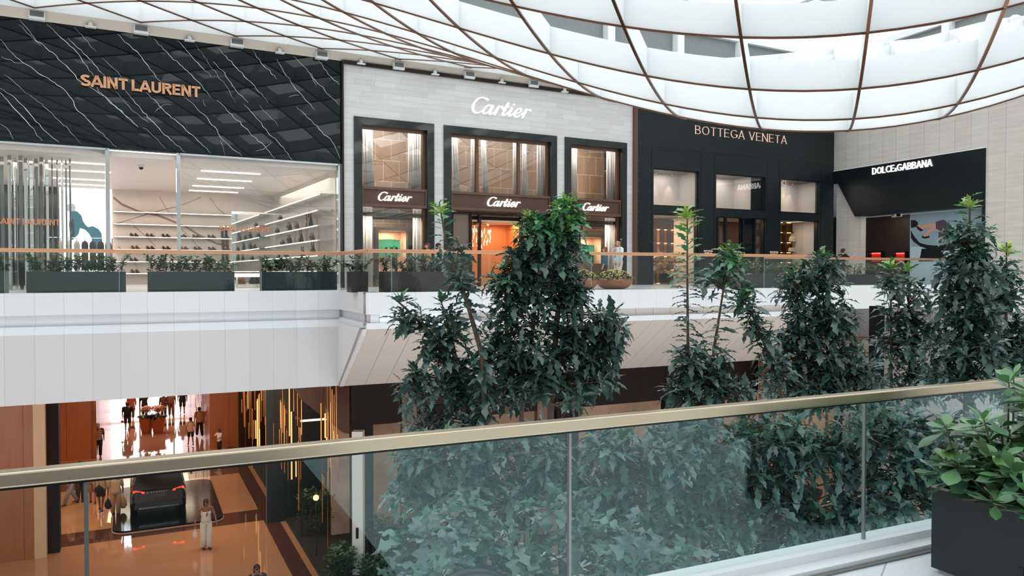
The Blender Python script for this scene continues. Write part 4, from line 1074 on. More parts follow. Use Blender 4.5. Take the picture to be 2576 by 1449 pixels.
# ------------------------------------------------------------------ behind the blue-black front
lin_white = mat('white window lining', (214, 208, 204), .6)
amber = mat('amber lit niche', (236, 170, 104), .5); dkshelf = mat('dark walnut shelf', (58, 38, 28), .4)
struct('wall_dark_back', MB().box(FAC, bv0, s_c, -2.9, -2.8, Z_FAR, 7.0), mat('walnut back wall', (92, 62, 46), .5, var=.1))
struct('ceiling_dark', MB().box(FAC, bv0, s_c, -2.8, -.31, zl1 + .02, zl1 + .14).box(FAC, bv0, s_c, -2.8, -.31, zu1 + .03, zu1 + .1), mat('taupe shop ceiling', (196, 172, 154), .6))
for i, q in enumerate(UW):
    c = struct_root('trim_%d' % (21 + i), FAC.p((q[0] + q[2]) / 2, -1, zu0)); s1_ = q[2]
    if i == 1: s1_ = FAC.px(1889, 480, -.2)[0]
    part('lining', MB().box(FAC, q[0], s1_, -1.3, -1.25, zu0, zu1).box(FAC, s1_ - .04, s1_, -1.25, -.2, zu0, zu1).box(FAC, q[0], s1_, -1.3, -.2, zu0 - .03, zu0).box(FAC, q[0], q[0] + .04, -1.25, -.2, zu0, zu1), lin_white, c)
    if i == 1: part('dark_panel', MB().box(FAC, s1_, q[2], -.3, -.2, zu0, zu1), dark_clad, c)
    part('head', MB().box(FAC, q[0], s1_, -1.25, -.2, zu1 - .02, zu1 + .02), dkshelf, c)
    if i != 1:
        for k in range(2):
            s = FAC.px(((1652, 1692), 0, (1982, 1995))[i][k], 440, -1.0)[0]; p = FAC.p(s, -1.05, zu1 - .1)
            l = bpy.data.lights.new('window_spot', 'SPOT'); l.energy = 50; l.spot_size = 1.0; l.spot_blend = .8; l.color = (1, .76, .6); l.shadow_soft_size = .03
            o = bpy.data.objects.new('window_spot', l); C.objects.link(o); o.location = (p[0], p[1], p[2] + EYE)
            t = thing('downlight', 'small brass downlight, %s one in the upper %s window of the dark front' % (ords[k], 'left' if i == 0 else 'right'), 'downlight', (p[0], p[1], zu1 - .09), 'window downlights')
            part('can', MB().lathe([(.05, 0.02), (.05, .07), (.02, .07)], (p[0], p[1], zu1 - .09), 10), clasp_gold, t); part('lens', MB().lathe([(.042, .03), (.001, .028)], (p[0], p[1], zu1 - .09), 10), cr, t)
    area('upper_window_light', FAC.p((q[0] + s1_) / 2, -.7, zu1 - .05), 1.2, 16 if i != 1 else 22, (1, .9, .84), (0, 0, FAC.ang()), .5)
# lower left window: amber shelving, lower right window: walnut shelving with bags
for i, qi, nx, cols, label in ((0, 0, -2.3, 5, 'amber lit shelving behind the lower left window of the dark front'), (1, 2, -1.5, 3, 'walnut shelving behind the lower right window of the dark front')):
    q = UW[qi]; x0 = FAC.px(1640 if i == 0 else 1962, 600, nx)[0] - .15; x1 = FAC.px(1722 if i == 0 else 2021, 600, nx)[0]
    t = thing('shelving', label, 'shelves', FAC.p((x0 + x1) / 2, nx, Z_FAR))
    ztop = FAC.px(1650, 574, nx)[1] if i == 0 else FAC.px(1970, 557, nx)[1]
    part('back', MB().box(FAC, x0, x1, nx - .3, nx - .27, Z_FAR, ztop), amber if i == 0 else mat('walnut amber', (120, 76, 48), .5), t)
    for k in range(cols + 1): part('upright', MB().box(FAC, x0 + (x1 - x0) * k / cols - .025, x0 + (x1 - x0) * k / cols + .025, nx - .27, nx, Z_FAR, ztop), dkshelf, t)
    for z in np.linspace(Z_FAR + .05, ztop, 5 if i == 0 else 7):
        part('board', MB().box(FAC, x0, x1, nx - .27, nx, z - .03, z), dkshelf, t)
        part('lamp_strip', MB().box(FAC, x0, x1, nx - .255, nx - .235, z - .05, z - .031), mat('amber strip lamp', (255, 190, 120), .4, emit=8), t, 'amber lamp strip')
    if i == 1: zz = list(np.linspace(Z_FAR + .05, ztop, 7))
bag_white = mat('cream leather', (238, 222, 200), .5); bag_orange = mat('orange leather', (230, 96, 40), .4)
s, zo_ = FAC.px(1668, 636, -2.15); zz0 = list(np.linspace(Z_FAR + .05, FAC.px(1650, 574, -2.3)[1], 5))
handbag(.3, .28, .16, 0, bag_orange, 'orange handbag on the amber lit shelving', FAC.p(s, -2.16, zz0[1]), FAC.ang(), None)
for x, row, hd, lab in ((1992, 4, True, 'cream handbag with round handle on the walnut shelving'), (1990, 3, False, 'cream clutch bag below the handled one on the walnut shelving')):
    s, _ = FAC.px(x, 600, -1.4); handbag(.32, .2 if not hd else .26, .14, 0, bag_white, lab, FAC.p(s, -1.38, zz[row]), FAC.ang(), None, hd)
q = UW[0]; area('dark_shop_light', FAC.p((q[0] + q[2]) / 2 - .3, -1.3, zl1 - .02), 1.4, 110, (1, .66, .42), (0, 0, FAC.ang()), .8)
q = UW[2]; area('dark_shop_light', FAC.p((q[0] + q[2]) / 2, -.8, zl1 - .02), 1.2, 26, (1, .78, .6), (0, 0, FAC.ang()), .6)
q = UW[1]; area('dark_shop_light', FAC.p((q[0] + q[2]) / 2, -1.4, zl1 - .02), 1.4, 34, (1, .7, .48), (0, 0, FAC.ang()), .8)
mb = MB(); q0, q1 = FAC.px(1718, 600, -.3)[0], UW[0][2]
mb.box(FAC, q1 - .05, q1, -1.6, -.3, Z_FAR, zl1); r0 = FAC.px(2021, 600, -1.5)[0]; mb.box(FAC, r0, UW[2][2] + .1, -1.6, -1.55, Z_FAR, zl1).box(FAC, UW[2][2], UW[2][2] + .05, -1.6, -.3, Z_FAR, zl1)
struct('wall_dark_lining', mb, lin_white)
d2 = struct_root('door_2', FAC.p((UW[1][0] + UW[1][2]) / 2, -.2, Z_FAR)); mb = MB(); q = UW[1]
for x in (1804, 1824, 1868, 1897, 1922): s, _ = FAC.px(x, 600, -.2); mb.box(FAC, s - .05, s + .05, -.26, -.14, Z_FAR, zl1)
part('frame', mb, frame_black, d2); s3 = FAC.px(1897, 600, -.2)[0]
part('dark_leaf', MB().box(FAC, FAC.px(1868, 600)[0], s3, -.24, -.2, Z_FAR, zl1), mat('black door glass', (12, 16, 20), .05), d2)
part('pane', MB().box(FAC, s3, q[2], -.2, -.19, Z_FAR, zl1), amber_glass, d2); part('pane', MB().box(FAC, q[0], FAC.px(1824, 600)[0], -.2, -.19, Z_FAR, zl1), amber_glass, d2)

# ------------------------------------------------------------------ inside the portal
choc = mat('chocolate wall', (52, 38, 34), .5, var=.1)
nP = -1.9
xs0 = FDG.px(2158, 600, -.3)[0]
struct('wall_portal_back', MB().box(FDG, -.4, sA, nP - .2, nP, Z_FAR, 3.0), choc)
struct('ceiling_portal', MB().box(FDG, -.4, sA, nP, -.5, zC + .06, zC + .12), white_paint)
area('portal_light', FDG.p(sA / 2 - 1, -1.1, zC + .03), 2.5, 18, (1, .86, .74), (0, 0, FDG.ang()), .6)
red = mat('red lit niche', (200, 40, 34), .4, emit=.35); redglow = mat('red lamp', (255, 90, 70), .4, emit=3)
for i, (x0, x1) in enumerate(((2193, 2222), (2255, 2282))):
    a, z1 = FDG.px(x0, 636, nP + .05); b, _ = FDG.px(x1, 636, nP + .05); z0 = z1 - .75
    t = thing('display_niche', 'red glowing display box at the %s of the chocolate wall' % ('left' if i == 0 else 'right, beside the poster'), 'display niche', FDG.p((a + b) / 2, nP, z0), 'red display boxes')
    part('back', MB().box(FDG, a, b, nP, nP + .06, z0, z1), red, t); part('lamp', MB().box(FDG, a + .05, b - .05, nP + .06, nP + .12, z1 - .06, z1 - .01), redglow, t)
    part('frame', MB().prism(FDG, [(a - .05, z0), (a - .05, z1 + .05), (b + .05, z1 + .05), (b + .05, z0), (b, z0), (b, z1), (a, z1), (a, z0)], nP, nP + .22), frame_black, t)
    part('case_front', MB().box(FDG, a, b, nP + .12, nP + .2, z0, z0 + .3), dkshelf, t)
np_ = -.3
pa, pz1 = FDG.px(2290, 524, np_); pb = sA - .13; pz0 = Z_FAR + .0
t = thing('poster', 'tall pale blue poster of crossed legs on a curved black chair, in the portal', 'poster', FDG.p((pa + pb) / 2, np_, pz0))
part('panel', MB().box(FDG, pa, pb, np_ - .08, np_, pz0, zC - .02), mat('poster pale blue', (176, 198, 204), .4), t)
def pp(pts, k): return [FDG.px(2050 + a / 4.025, 340 + b / 4.025, np_ + .01 * k) for a, b in pts]
chair_c = mat('poster black', (22, 26, 30), .3); skin_p = mat('poster skin', (196, 146, 124), .5); tights = mat('poster dark tights', (74, 62, 70), .5); grey_p = mat('poster grey', (134, 158, 166), .4)
for k, (nm, pts, m) in enumerate((('picture_ground', [(970, 805), (1700, 740), (1700, 1130), (970, 1130)], grey_p), ('picture_chair', [(970, 960), (1000, 1020), (1060, 1090), (1130, 1110), (1250, 1120), (1330, 1100), (1420, 1060), (1500, 1000), (1600, 960), (1660, 990), (1560, 1090), (1450, 1150), (1330, 1170), (1200, 1170), (1070, 1130), (1000, 1080), (970, 1040)], chair_c),
    ('picture_headrest', [(970, 860), (1010, 860), (1040, 880), (1045, 920), (1000, 935), (970, 940)], chair_c), ('picture_base', [(1080, 1150), (1260, 1150), (1330, 1240), (1400, 1270), (1050, 1280), (1070, 1210)], chair_c),
    ('picture_leg', [(1030, 910), (1100, 910), (1170, 895), (1240, 885), (1300, 880), (1300, 915), (1220, 930), (1130, 940), (1100, 955), (1060, 950)], skin_p), ('picture_leg', [(1090, 1020), (1130, 975), (1180, 940), (1240, 900), (1290, 890), (1280, 930), (1220, 960), (1165, 985), (1150, 1020), (1110, 1030)], skin_p),
    ('picture_tights', [(1225, 880), (1280, 860), (1310, 858), (1335, 880), (1340, 960), (1330, 1080), (1250, 1090), (1255, 960), (1225, 945)], tights), ('picture_shoe', [(1020, 905), (1045, 925), (1080, 950), (1100, 960), (1070, 975), (1035, 945)], chair_c), ('picture_shoe', [(1085, 1015), (1110, 1030), (1155, 1020), (1165, 1035), (1110, 1048), (1085, 1035)], chair_c))):
    q_ = pp(pts, 1); q_ = [(min(max(s, pa), pb), z) for s, z in q_]; part(nm, MB().prism(FDG, q_[::-1], np_, np_ + .003 + .002 * k), m, t)
# pictogram on the soffit
exs, exz = FDG.px(2250, 541, -.46)
ex = thing('exit_sign', 'small exit pictogram hanging under the portal soffit', 'sign', FDG.p(exs, -.6, zC - .12))
part('plate', MB().box(FDG, exs - .28, exs + .28, -.62, -.6, zC - .12, zC + .05), white_paint, ex)
mb = MB().box(FDG, exs - .22, exs - .19, -.6, -.59, zC - .1, zC + .02); stroke(mb, FDG, [(exs - .27, zC - .03), (exs - .205, zC + .03), (exs - .14, zC - .03)], [.025] * 3, -.6, -.59)
mb.box(FDG, exs + .0, exs + .2, -.6, -.59, zC - .1, zC + .03); part('pictogram', mb, frame_black, ex)
# ------------------------------------------------------------------ plants
def leaf_tmpl(K, wide, wave, droop, fold, seed, obov=.62):
    r = np.random.default_rng(seed); ph = r.uniform(0, 6.28, 4); V = []
    for i in range(K):
        t = i / (K - 1); y = t
        w = wide * (math.sin(math.pi * min(1, (.06 + .94 * t) ** (math.log(.5) / math.log(obov))))) ** .85 if 0 < i < K - 1 else .012
        if t < .16 and K > 5: w *= .5
        lo_ = 2 * math.pi * 3.2 * t; wl = w * (1 + wave * math.sin(lo_ + ph[0])); wr = w * (1 + wave * math.sin(lo_ + ph[1]))
        z = -droop * t * t + .02 * wave * math.sin(i * 1.7 + ph[2])
        V += [(-wl, y, z + fold * wl + .09 * wave * w / max(wide, .01) * math.sin(lo_ * 1.3 + ph[2])), (0, y, z), (wr, y, z + fold * wr + .09 * wave * w / max(wide, .01) * math.sin(lo_ * 1.3 + ph[3]))]
    F = []
    for i in range(K - 1):
        a = i * 3; F += [(a, a + 1, a + 4, a + 3), (a + 1, a + 2, a + 5, a + 4)]
    return np.array(V, float), np.array(F, int)


class Leaves:
    def __init__(self, K=11, wide=.15, wave=.42, droop=.3, fold=.25, nv=6, obov=.6):
        self.T = [leaf_tmpl(K, wide * (1 + .12 * (i % 3 - 1)), wave, droop * (.5 + .25 * i), fold, 10 + i, obov) for i in range(nv)]
        self.P, self.D, self.L, self.C = [], [], [], []
    def add(self, p, d, L, tone): self.P.append(p); self.D.append(d); self.L.append(L); self.C.append(tone)
    def build(self, name, m, parent=None, seed=0):
        r = np.random.default_rng(seed + 3); n = len(self.P)
        P = np.array(self.P); D = np.array(self.D); D /= np.linalg.norm(D, axis=1)[:, None] + 1e-9; L = np.array(self.L); Ct = np.array(self.C)
        up = np.array([0, 0, 1.0]) + r.normal(0, .28, (n, 3)); S = np.cross(D, up); S /= np.linalg.norm(S, axis=1)[:, None] + 1e-9; N = np.cross(S, D)
        k = len(self.T[0][0]); V = np.empty((n, k, 3)); vi = r.integers(0, len(self.T), n)
        for t, (T, F) in enumerate(self.T):
            q = vi == t
            V[q] = P[q][:, None, :] + L[q][:, None, None] * (T[None, :, 0, None] * S[q][:, None, :] + T[None, :, 1, None] * D[q][:, None, :] + T[None, :, 2, None] * N[q][:, None, :])
        F = self.T[0][1]; FF = (F[None] + (np.arange(n) * k)[:, None, None]).reshape(-1, 4); VV = V.reshape(-1, 3)
        Lc = np.array(ORG[parent.name]) if parent else np.array([P[:, 0].mean(), P[:, 1].mean(), P[:, 2].min()])
        me = bpy.data.meshes.new(name); me.vertices.add(len(VV)); me.vertices.foreach_set('co', (VV - Lc).astype(np.float32).ravel())
        me.loops.add(FF.size); me.loops.foreach_set('vertex_index', FF.astype(np.int32).ravel()); me.polygons.add(len(FF))
        me.polygons.foreach_set('loop_start', np.arange(0, FF.size, 4, dtype=np.int32)); me.polygons.foreach_set('use_smooth', np.ones(len(FF), bool))
        me.update(calc_edges=True); me.validate()
        a = me.attributes.new('tone', 'FLOAT', 'POINT'); a.data.foreach_set('value', np.repeat(Ct, k).astype(np.float32))
        me.materials.append(m); o = bpy.data.objects.new(name, me); C.objects.link(o); ORG[o.name] = tuple(Lc)
        if parent: o.parent = parent
        else: o.location = (Lc[0], Lc[1], Lc[2] + EYE)
        return o


def leaf_mat(name, stops, rough=.4, trans=.12, spec=.5):
    m = bpy.data.materials.new(name); m.use_nodes = True; nt = m.node_tree; N = nt.nodes; b = N['Principled BSDF']
    at_ = N.new('ShaderNodeAttribute'); at_.attribute_name = 'tone'; r = N.new('ShaderNodeValToRGB'); nt.links.new(at_.outputs['Fac'], r.inputs[0])
    el = r.color_ramp.elements; el[0].position, el[0].color = stops[0][0], (*lin(stops[0][1]), 1); el[1].position, el[1].color = stops[-1][0], (*lin(stops[-1][1]), 1)
    for p, c in stops[1:-1]: e = el.new(p); e.color = (*lin(c), 1)
    nt.links.new(r.outputs[0], b.inputs['Base Color']); b.inputs['Roughness'].default_value = rough; b.inputs['Specular IOR Level'].default_value = spec
    tl = N.new('ShaderNodeBsdfTranslucent'); nt.links.new(r.outputs[0], tl.inputs[0]); mx = N.new('ShaderNodeMixShader'); mx.inputs[0].default_value = trans
    nt.links.new(b.outputs[0], mx.inputs[1]); nt.links.new(tl.outputs[0], mx.inputs[2]); nt.links.new(mx.outputs[0], N['Material Output'].inputs[0]); return m


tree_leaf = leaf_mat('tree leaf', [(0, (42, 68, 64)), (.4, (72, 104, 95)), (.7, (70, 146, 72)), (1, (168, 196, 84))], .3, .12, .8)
shrub_leaf = leaf_mat('shrub leaf', [(0, (26, 52, 40)), (.6, (64, 100, 70)), (1, (150, 176, 110))], .4, .15)
clusia_leaf = leaf_mat('paddle leaf', [(0, (44, 76, 56)), (.6, (82, 122, 92)), (1, (126, 176, 96))], .3, .1)
bark = mat('grey brown bark', (92, 78, 66), .8, var=.25, vscale=8, stretch=(3, 3, .6), bump=.4)
twig_m = mat('thin brown twig', (84, 62, 46), .7)


def lerp(a, b, t): return tuple(x + (y - x) * t for x, y in zip(a, b))


def along(pts, f):
    L = [math.dist(a, b) for a, b in zip(pts[:-1], pts[1:])]; T = sum(L) * f
    for (a, b), l in zip(zip(pts[:-1], pts[1:]), L):
        if T <= l: return lerp(a, b, T / l)
        T -= l
    return pts[-1]


def rosette(fol, p, ax, n, L, tone, young=0.0):
    ax = Vector(ax).normalized(); e1 = ax.cross(Vector((.3, .9, .1))).normalized(); e2 = ax.cross(e1); a0 = rnd.uniform(0, 6.28)
    for i in range(n):
        t = i / n; w = a0 + i * 2.4; el = math.radians(-15 + 75 * t + rnd.uniform(-14, 14))
        d = (e1 * math.cos(w) + e2 * math.sin(w)) * math.cos(el) + ax * math.sin(el)
        l = L * (1.05 - .35 * t) * rnd.uniform(.75, 1.15)
        fol.add(tuple(Vector(p) - ax * (.22 * L * (1 - t))), tuple(d), l, min(1, max(0, tone + young * (.4 + .6 * t) + rnd.uniform(-.13, .13))))


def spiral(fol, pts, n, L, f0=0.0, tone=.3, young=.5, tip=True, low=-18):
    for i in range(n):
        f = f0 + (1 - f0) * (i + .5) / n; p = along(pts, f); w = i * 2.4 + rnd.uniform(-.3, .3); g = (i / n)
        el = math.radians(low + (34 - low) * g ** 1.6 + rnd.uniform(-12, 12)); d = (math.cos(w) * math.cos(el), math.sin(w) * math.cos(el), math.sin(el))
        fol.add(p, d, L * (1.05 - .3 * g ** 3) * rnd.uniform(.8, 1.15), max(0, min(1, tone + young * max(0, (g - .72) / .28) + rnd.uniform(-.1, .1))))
    if tip:
        for i in range(9):
            w = i * 2.4; el = math.radians(30 + 5.5 * i); d = (math.cos(w) * math.cos(el), math.sin(w) * math.cos(el), math.sin(el))
            fol.add(along(pts, .985), d, L * rnd.uniform(.62, .9), max(0, min(1, tone + young + .04 * i)))


def tree(label, Y, stems, spirals, clusters, L=.26, dens=.86, r0=.055, tone=.28, group='garden trees in the court', seed=0, name='garden_tree'):
    """stems: polylines in the picture at distance Y, each grown down to the soil; clusters: (x, y, rx, ry, shoots, young)"""
    S = []
    for st in stems:
        P = [tuple(at(x, y, Y + dy)) for x, y, dy in st]
        b = P[0]; g = (b[0] + .15 * rnd.uniform(-1, 1), b[1], Z_LOW + .1) if b[2] > Z_LOW + .3 else b
        S.append(([g] if len(st) > 1 and st[0][1] > 1200 else []) + P)
    b0 = S[0][0]; t = thing(name, label, 'tree', (b0[0], b0[1], Z_LOW + .1), group)
    for k, P in enumerate(S):
        n = len(P); rr = r0 * (1 if k == 0 else .7)
        part('trunk', MB().tube(P, [max(.008, rr * (1 - .86 * i / (n - 1))) for i in range(n)], 7), bark, t, smooth=True)
    fol = Leaves(); tw = MB()
    for k, n, f0, yg in spirals: spiral(fol, S[k], n, L, f0, tone, yg)
    for x, y, rx, ry, ns, yg in clusters:
        c = at(x, y, Y); sx, sz = rx * Y / FL, ry * Y / FL
        allp = [q for P in S for q in [along(P, f) for f in np.linspace(.3, 1, 24)]]
        for i in range(int(ns * dens)):
            while True:
                u, v, w = rnd.uniform(-1, 1), rnd.uniform(-1, 1), rnd.uniform(-1, 1)
                if u * u + v * v + w * w < 1: break
            p = (c[0] + u * sx, c[1] + w * min(max(sx, .3), .8), c[2] + v * sz)
            q = min(allp, key=lambda a: (a[0] - p[0]) ** 2 + (a[1] - p[1]) ** 2 + 1.5 * (a[2] - p[2] + .15) ** 2)
            ax = (p[0] - q[0], p[1] - q[1], abs(p[2] - q[2]) * .5 + .28)
            rosette(fol, p, ax, rnd.randint(7, 9), L * rnd.uniform(.85, 1.1), tone, yg)
            mid = lerp(q, p, .5); tw.tube([q, (mid[0], mid[1], mid[2] - .03), p], [.012, .009, .005], 4, cap=False)
    fol.build('foliage', tree_leaf, t, seed)
    if tw.v: part('twigs', tw, twig_m, t)
    return t


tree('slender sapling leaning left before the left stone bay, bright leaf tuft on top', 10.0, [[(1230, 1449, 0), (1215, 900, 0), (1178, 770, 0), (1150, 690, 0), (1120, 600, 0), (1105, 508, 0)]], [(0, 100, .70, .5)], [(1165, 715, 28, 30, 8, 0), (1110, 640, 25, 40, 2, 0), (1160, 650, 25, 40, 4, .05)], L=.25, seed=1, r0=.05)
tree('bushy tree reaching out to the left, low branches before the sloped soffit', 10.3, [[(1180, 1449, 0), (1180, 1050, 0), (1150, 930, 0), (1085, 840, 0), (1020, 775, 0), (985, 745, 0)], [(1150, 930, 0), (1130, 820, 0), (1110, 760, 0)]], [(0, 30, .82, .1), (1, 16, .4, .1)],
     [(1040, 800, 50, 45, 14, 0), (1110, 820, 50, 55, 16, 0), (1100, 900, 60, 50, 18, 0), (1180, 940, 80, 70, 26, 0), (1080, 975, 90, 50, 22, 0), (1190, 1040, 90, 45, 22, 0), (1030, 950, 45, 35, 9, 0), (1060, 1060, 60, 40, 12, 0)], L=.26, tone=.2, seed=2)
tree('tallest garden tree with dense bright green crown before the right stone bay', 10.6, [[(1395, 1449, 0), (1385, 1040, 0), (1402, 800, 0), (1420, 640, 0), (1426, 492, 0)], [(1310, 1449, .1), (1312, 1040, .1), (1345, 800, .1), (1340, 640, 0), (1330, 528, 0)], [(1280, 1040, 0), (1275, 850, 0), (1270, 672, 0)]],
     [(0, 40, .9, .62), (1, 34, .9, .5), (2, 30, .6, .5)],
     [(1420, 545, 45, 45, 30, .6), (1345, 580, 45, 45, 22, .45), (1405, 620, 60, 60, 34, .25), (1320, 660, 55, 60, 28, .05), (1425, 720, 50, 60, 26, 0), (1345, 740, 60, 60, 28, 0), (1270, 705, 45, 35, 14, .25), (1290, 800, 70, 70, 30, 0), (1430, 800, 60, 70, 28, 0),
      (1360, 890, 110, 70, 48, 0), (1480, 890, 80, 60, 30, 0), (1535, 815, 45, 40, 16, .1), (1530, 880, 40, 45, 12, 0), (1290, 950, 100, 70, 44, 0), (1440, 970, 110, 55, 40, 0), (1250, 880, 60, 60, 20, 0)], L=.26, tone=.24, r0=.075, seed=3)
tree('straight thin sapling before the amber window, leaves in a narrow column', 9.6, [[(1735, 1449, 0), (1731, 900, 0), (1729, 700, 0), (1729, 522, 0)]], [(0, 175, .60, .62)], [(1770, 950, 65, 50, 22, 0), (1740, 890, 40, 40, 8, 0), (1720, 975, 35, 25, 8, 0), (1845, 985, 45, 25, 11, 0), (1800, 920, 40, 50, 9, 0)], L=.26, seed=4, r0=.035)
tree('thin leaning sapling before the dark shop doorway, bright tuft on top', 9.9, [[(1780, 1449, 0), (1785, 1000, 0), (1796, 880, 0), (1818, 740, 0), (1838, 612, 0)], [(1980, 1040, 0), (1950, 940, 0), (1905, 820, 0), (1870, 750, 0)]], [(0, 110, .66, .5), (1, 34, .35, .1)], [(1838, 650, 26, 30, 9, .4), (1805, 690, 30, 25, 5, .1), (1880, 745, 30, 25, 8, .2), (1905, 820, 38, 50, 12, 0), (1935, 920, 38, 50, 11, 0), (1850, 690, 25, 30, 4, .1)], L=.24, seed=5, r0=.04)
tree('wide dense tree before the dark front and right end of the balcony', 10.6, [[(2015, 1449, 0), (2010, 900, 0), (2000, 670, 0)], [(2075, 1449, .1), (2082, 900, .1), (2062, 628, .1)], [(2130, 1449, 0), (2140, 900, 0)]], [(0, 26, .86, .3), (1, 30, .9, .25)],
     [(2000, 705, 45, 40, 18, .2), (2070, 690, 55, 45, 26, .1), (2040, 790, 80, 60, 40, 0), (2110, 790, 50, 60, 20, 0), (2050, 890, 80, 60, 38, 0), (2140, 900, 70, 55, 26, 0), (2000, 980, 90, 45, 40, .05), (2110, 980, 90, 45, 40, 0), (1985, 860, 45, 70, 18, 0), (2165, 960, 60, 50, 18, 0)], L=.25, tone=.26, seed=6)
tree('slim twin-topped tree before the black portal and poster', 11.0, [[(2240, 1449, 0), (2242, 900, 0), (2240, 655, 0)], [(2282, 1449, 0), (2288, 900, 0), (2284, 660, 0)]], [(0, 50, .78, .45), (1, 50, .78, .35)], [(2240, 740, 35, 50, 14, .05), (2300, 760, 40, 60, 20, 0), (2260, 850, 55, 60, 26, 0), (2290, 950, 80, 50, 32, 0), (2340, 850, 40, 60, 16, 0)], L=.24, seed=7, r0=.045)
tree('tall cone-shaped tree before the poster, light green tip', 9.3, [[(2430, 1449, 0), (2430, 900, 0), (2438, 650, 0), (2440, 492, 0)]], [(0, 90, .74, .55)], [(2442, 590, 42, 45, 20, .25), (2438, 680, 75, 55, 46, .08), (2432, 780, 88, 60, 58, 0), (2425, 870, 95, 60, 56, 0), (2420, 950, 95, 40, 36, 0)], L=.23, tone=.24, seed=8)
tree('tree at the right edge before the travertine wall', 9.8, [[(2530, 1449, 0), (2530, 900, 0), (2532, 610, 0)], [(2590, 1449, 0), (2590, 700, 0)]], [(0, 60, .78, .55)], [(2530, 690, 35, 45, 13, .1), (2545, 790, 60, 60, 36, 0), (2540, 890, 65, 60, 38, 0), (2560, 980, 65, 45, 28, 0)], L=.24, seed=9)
# lower canopy seen through the glass
LOWT = [('low leafy tree behind the glass, left of the tall trunk', 8.6, 1120, [(1060, 1130, 90, 45), (1150, 1190, 110, 60), (1030, 1230, 60, 50), (1200, 1120, 90, 40)], .27), ('low leafy tree behind the glass at the foot of the tall trunk', 8.8, 1330, [(1330, 1130, 120, 50), (1300, 1230, 130, 60), (1420, 1200, 90, 60), (1240, 1290, 80, 50)], .27),
        ('low leafy tree right of the middle glass joint', 8.4, 1560, [(1540, 1130, 110, 50), (1590, 1220, 120, 60), (1660, 1150, 90, 60), (1500, 1280, 70, 60)], .27), ('low leafy tree in the middle of the third glass pane', 8.8, 1760, [(1740, 1090, 60, 40), (1760, 1180, 90, 60), (1700, 1280, 120, 60), (1850, 1290, 90, 60), (1600, 1380, 110, 50), (1680, 1090, 80, 45), (1840, 1110, 80, 50), (1830, 1200, 90, 60)], .26),
        ('low dark tree left of the right glass joint', 9.0, 1990, [(1960, 1080, 110, 50), (2030, 1160, 120, 60), (1960, 1240, 90, 60), (2090, 1270, 90, 50), (1900, 1380, 120, 50), (2040, 1370, 110, 40), (1900, 1150, 80, 70), (2110, 1130, 80, 60), (1990, 1300, 110, 60)], .25), ('low dark tree right of the right glass joint', 8.6, 2270, [(2200, 1070, 110, 50), (2300, 1090, 110, 60), (2260, 1170, 110, 50), (2350, 1190, 70, 60), (2430, 1100, 90, 60), (2180, 1250, 90, 60), (2310, 1270, 80, 45), (2140, 1340, 70, 40)], .25)]
for i, (lb, Y, x, cls, L_) in enumerate(LOWT):
    tree(lb, Y, [[(x, 1440, 0), (x - 8, 1250, 0), (x + 6, 1080, 0)]], [(0, 12, .9, .0)], [(a, b, c, d, int(c * d / 210), 0) for a, b, c, d in cls], L=L_, tone=.3, seed=20 + i, r0=.05, group='lower trees behind the glass')
for i, (x, y, Y, lb) in enumerate(((1080, 1340, 6.6, 'broad-leaved young tree nearest the glass, left of the escalator rail'), (1290, 1370, 6.9, 'broad-leaved young tree above the escalator rail'), (1585, 1330, 6.7, 'broad-leaved young tree nearest the glass, right of the middle joint'), (1440, 1260, 7.2, 'broad-leaved young tree behind the middle glass joint'), (1740, 1400, 6.5, 'broad-leaved young tree close to the white curb'), (1180, 1270, 7.3, 'broad-leaved young tree left of the trunks behind the glass'))):
    b = at(x, y, Y); P = [(b[0], b[1] + .1, Z_LOW + .1), (b[0] + .05, b[1] + .05, b[2] - 2), (b[0], b[1], b[2])]
    t = thing('young_tree', lb, 'tree', P[0], 'young trees close to the glass')
    part('trunk', MB().tube(P, [.04, .03, .012], 7), bark, t, smooth=True); fol = Leaves(13, .19, .6, .3, .2); tw = MB()
    for k in range(7):
        a = k * 2.4; p = (b[0] + .32 * math.cos(a) * (k > 0), b[1] + .28 * math.sin(a) * (k > 0), b[2] - .10 * k); rosette(fol, p, (math.cos(a) * .5, math.sin(a) * .5 - .15, .8), 10, .34, .36); tw.tube([(b[0], b[1], p[2] - .25), p], [.01, .005], 4, cap=False)
    fol.build('foliage', tree_leaf, t, 40 + i); part('twigs', tw, twig_m, t)


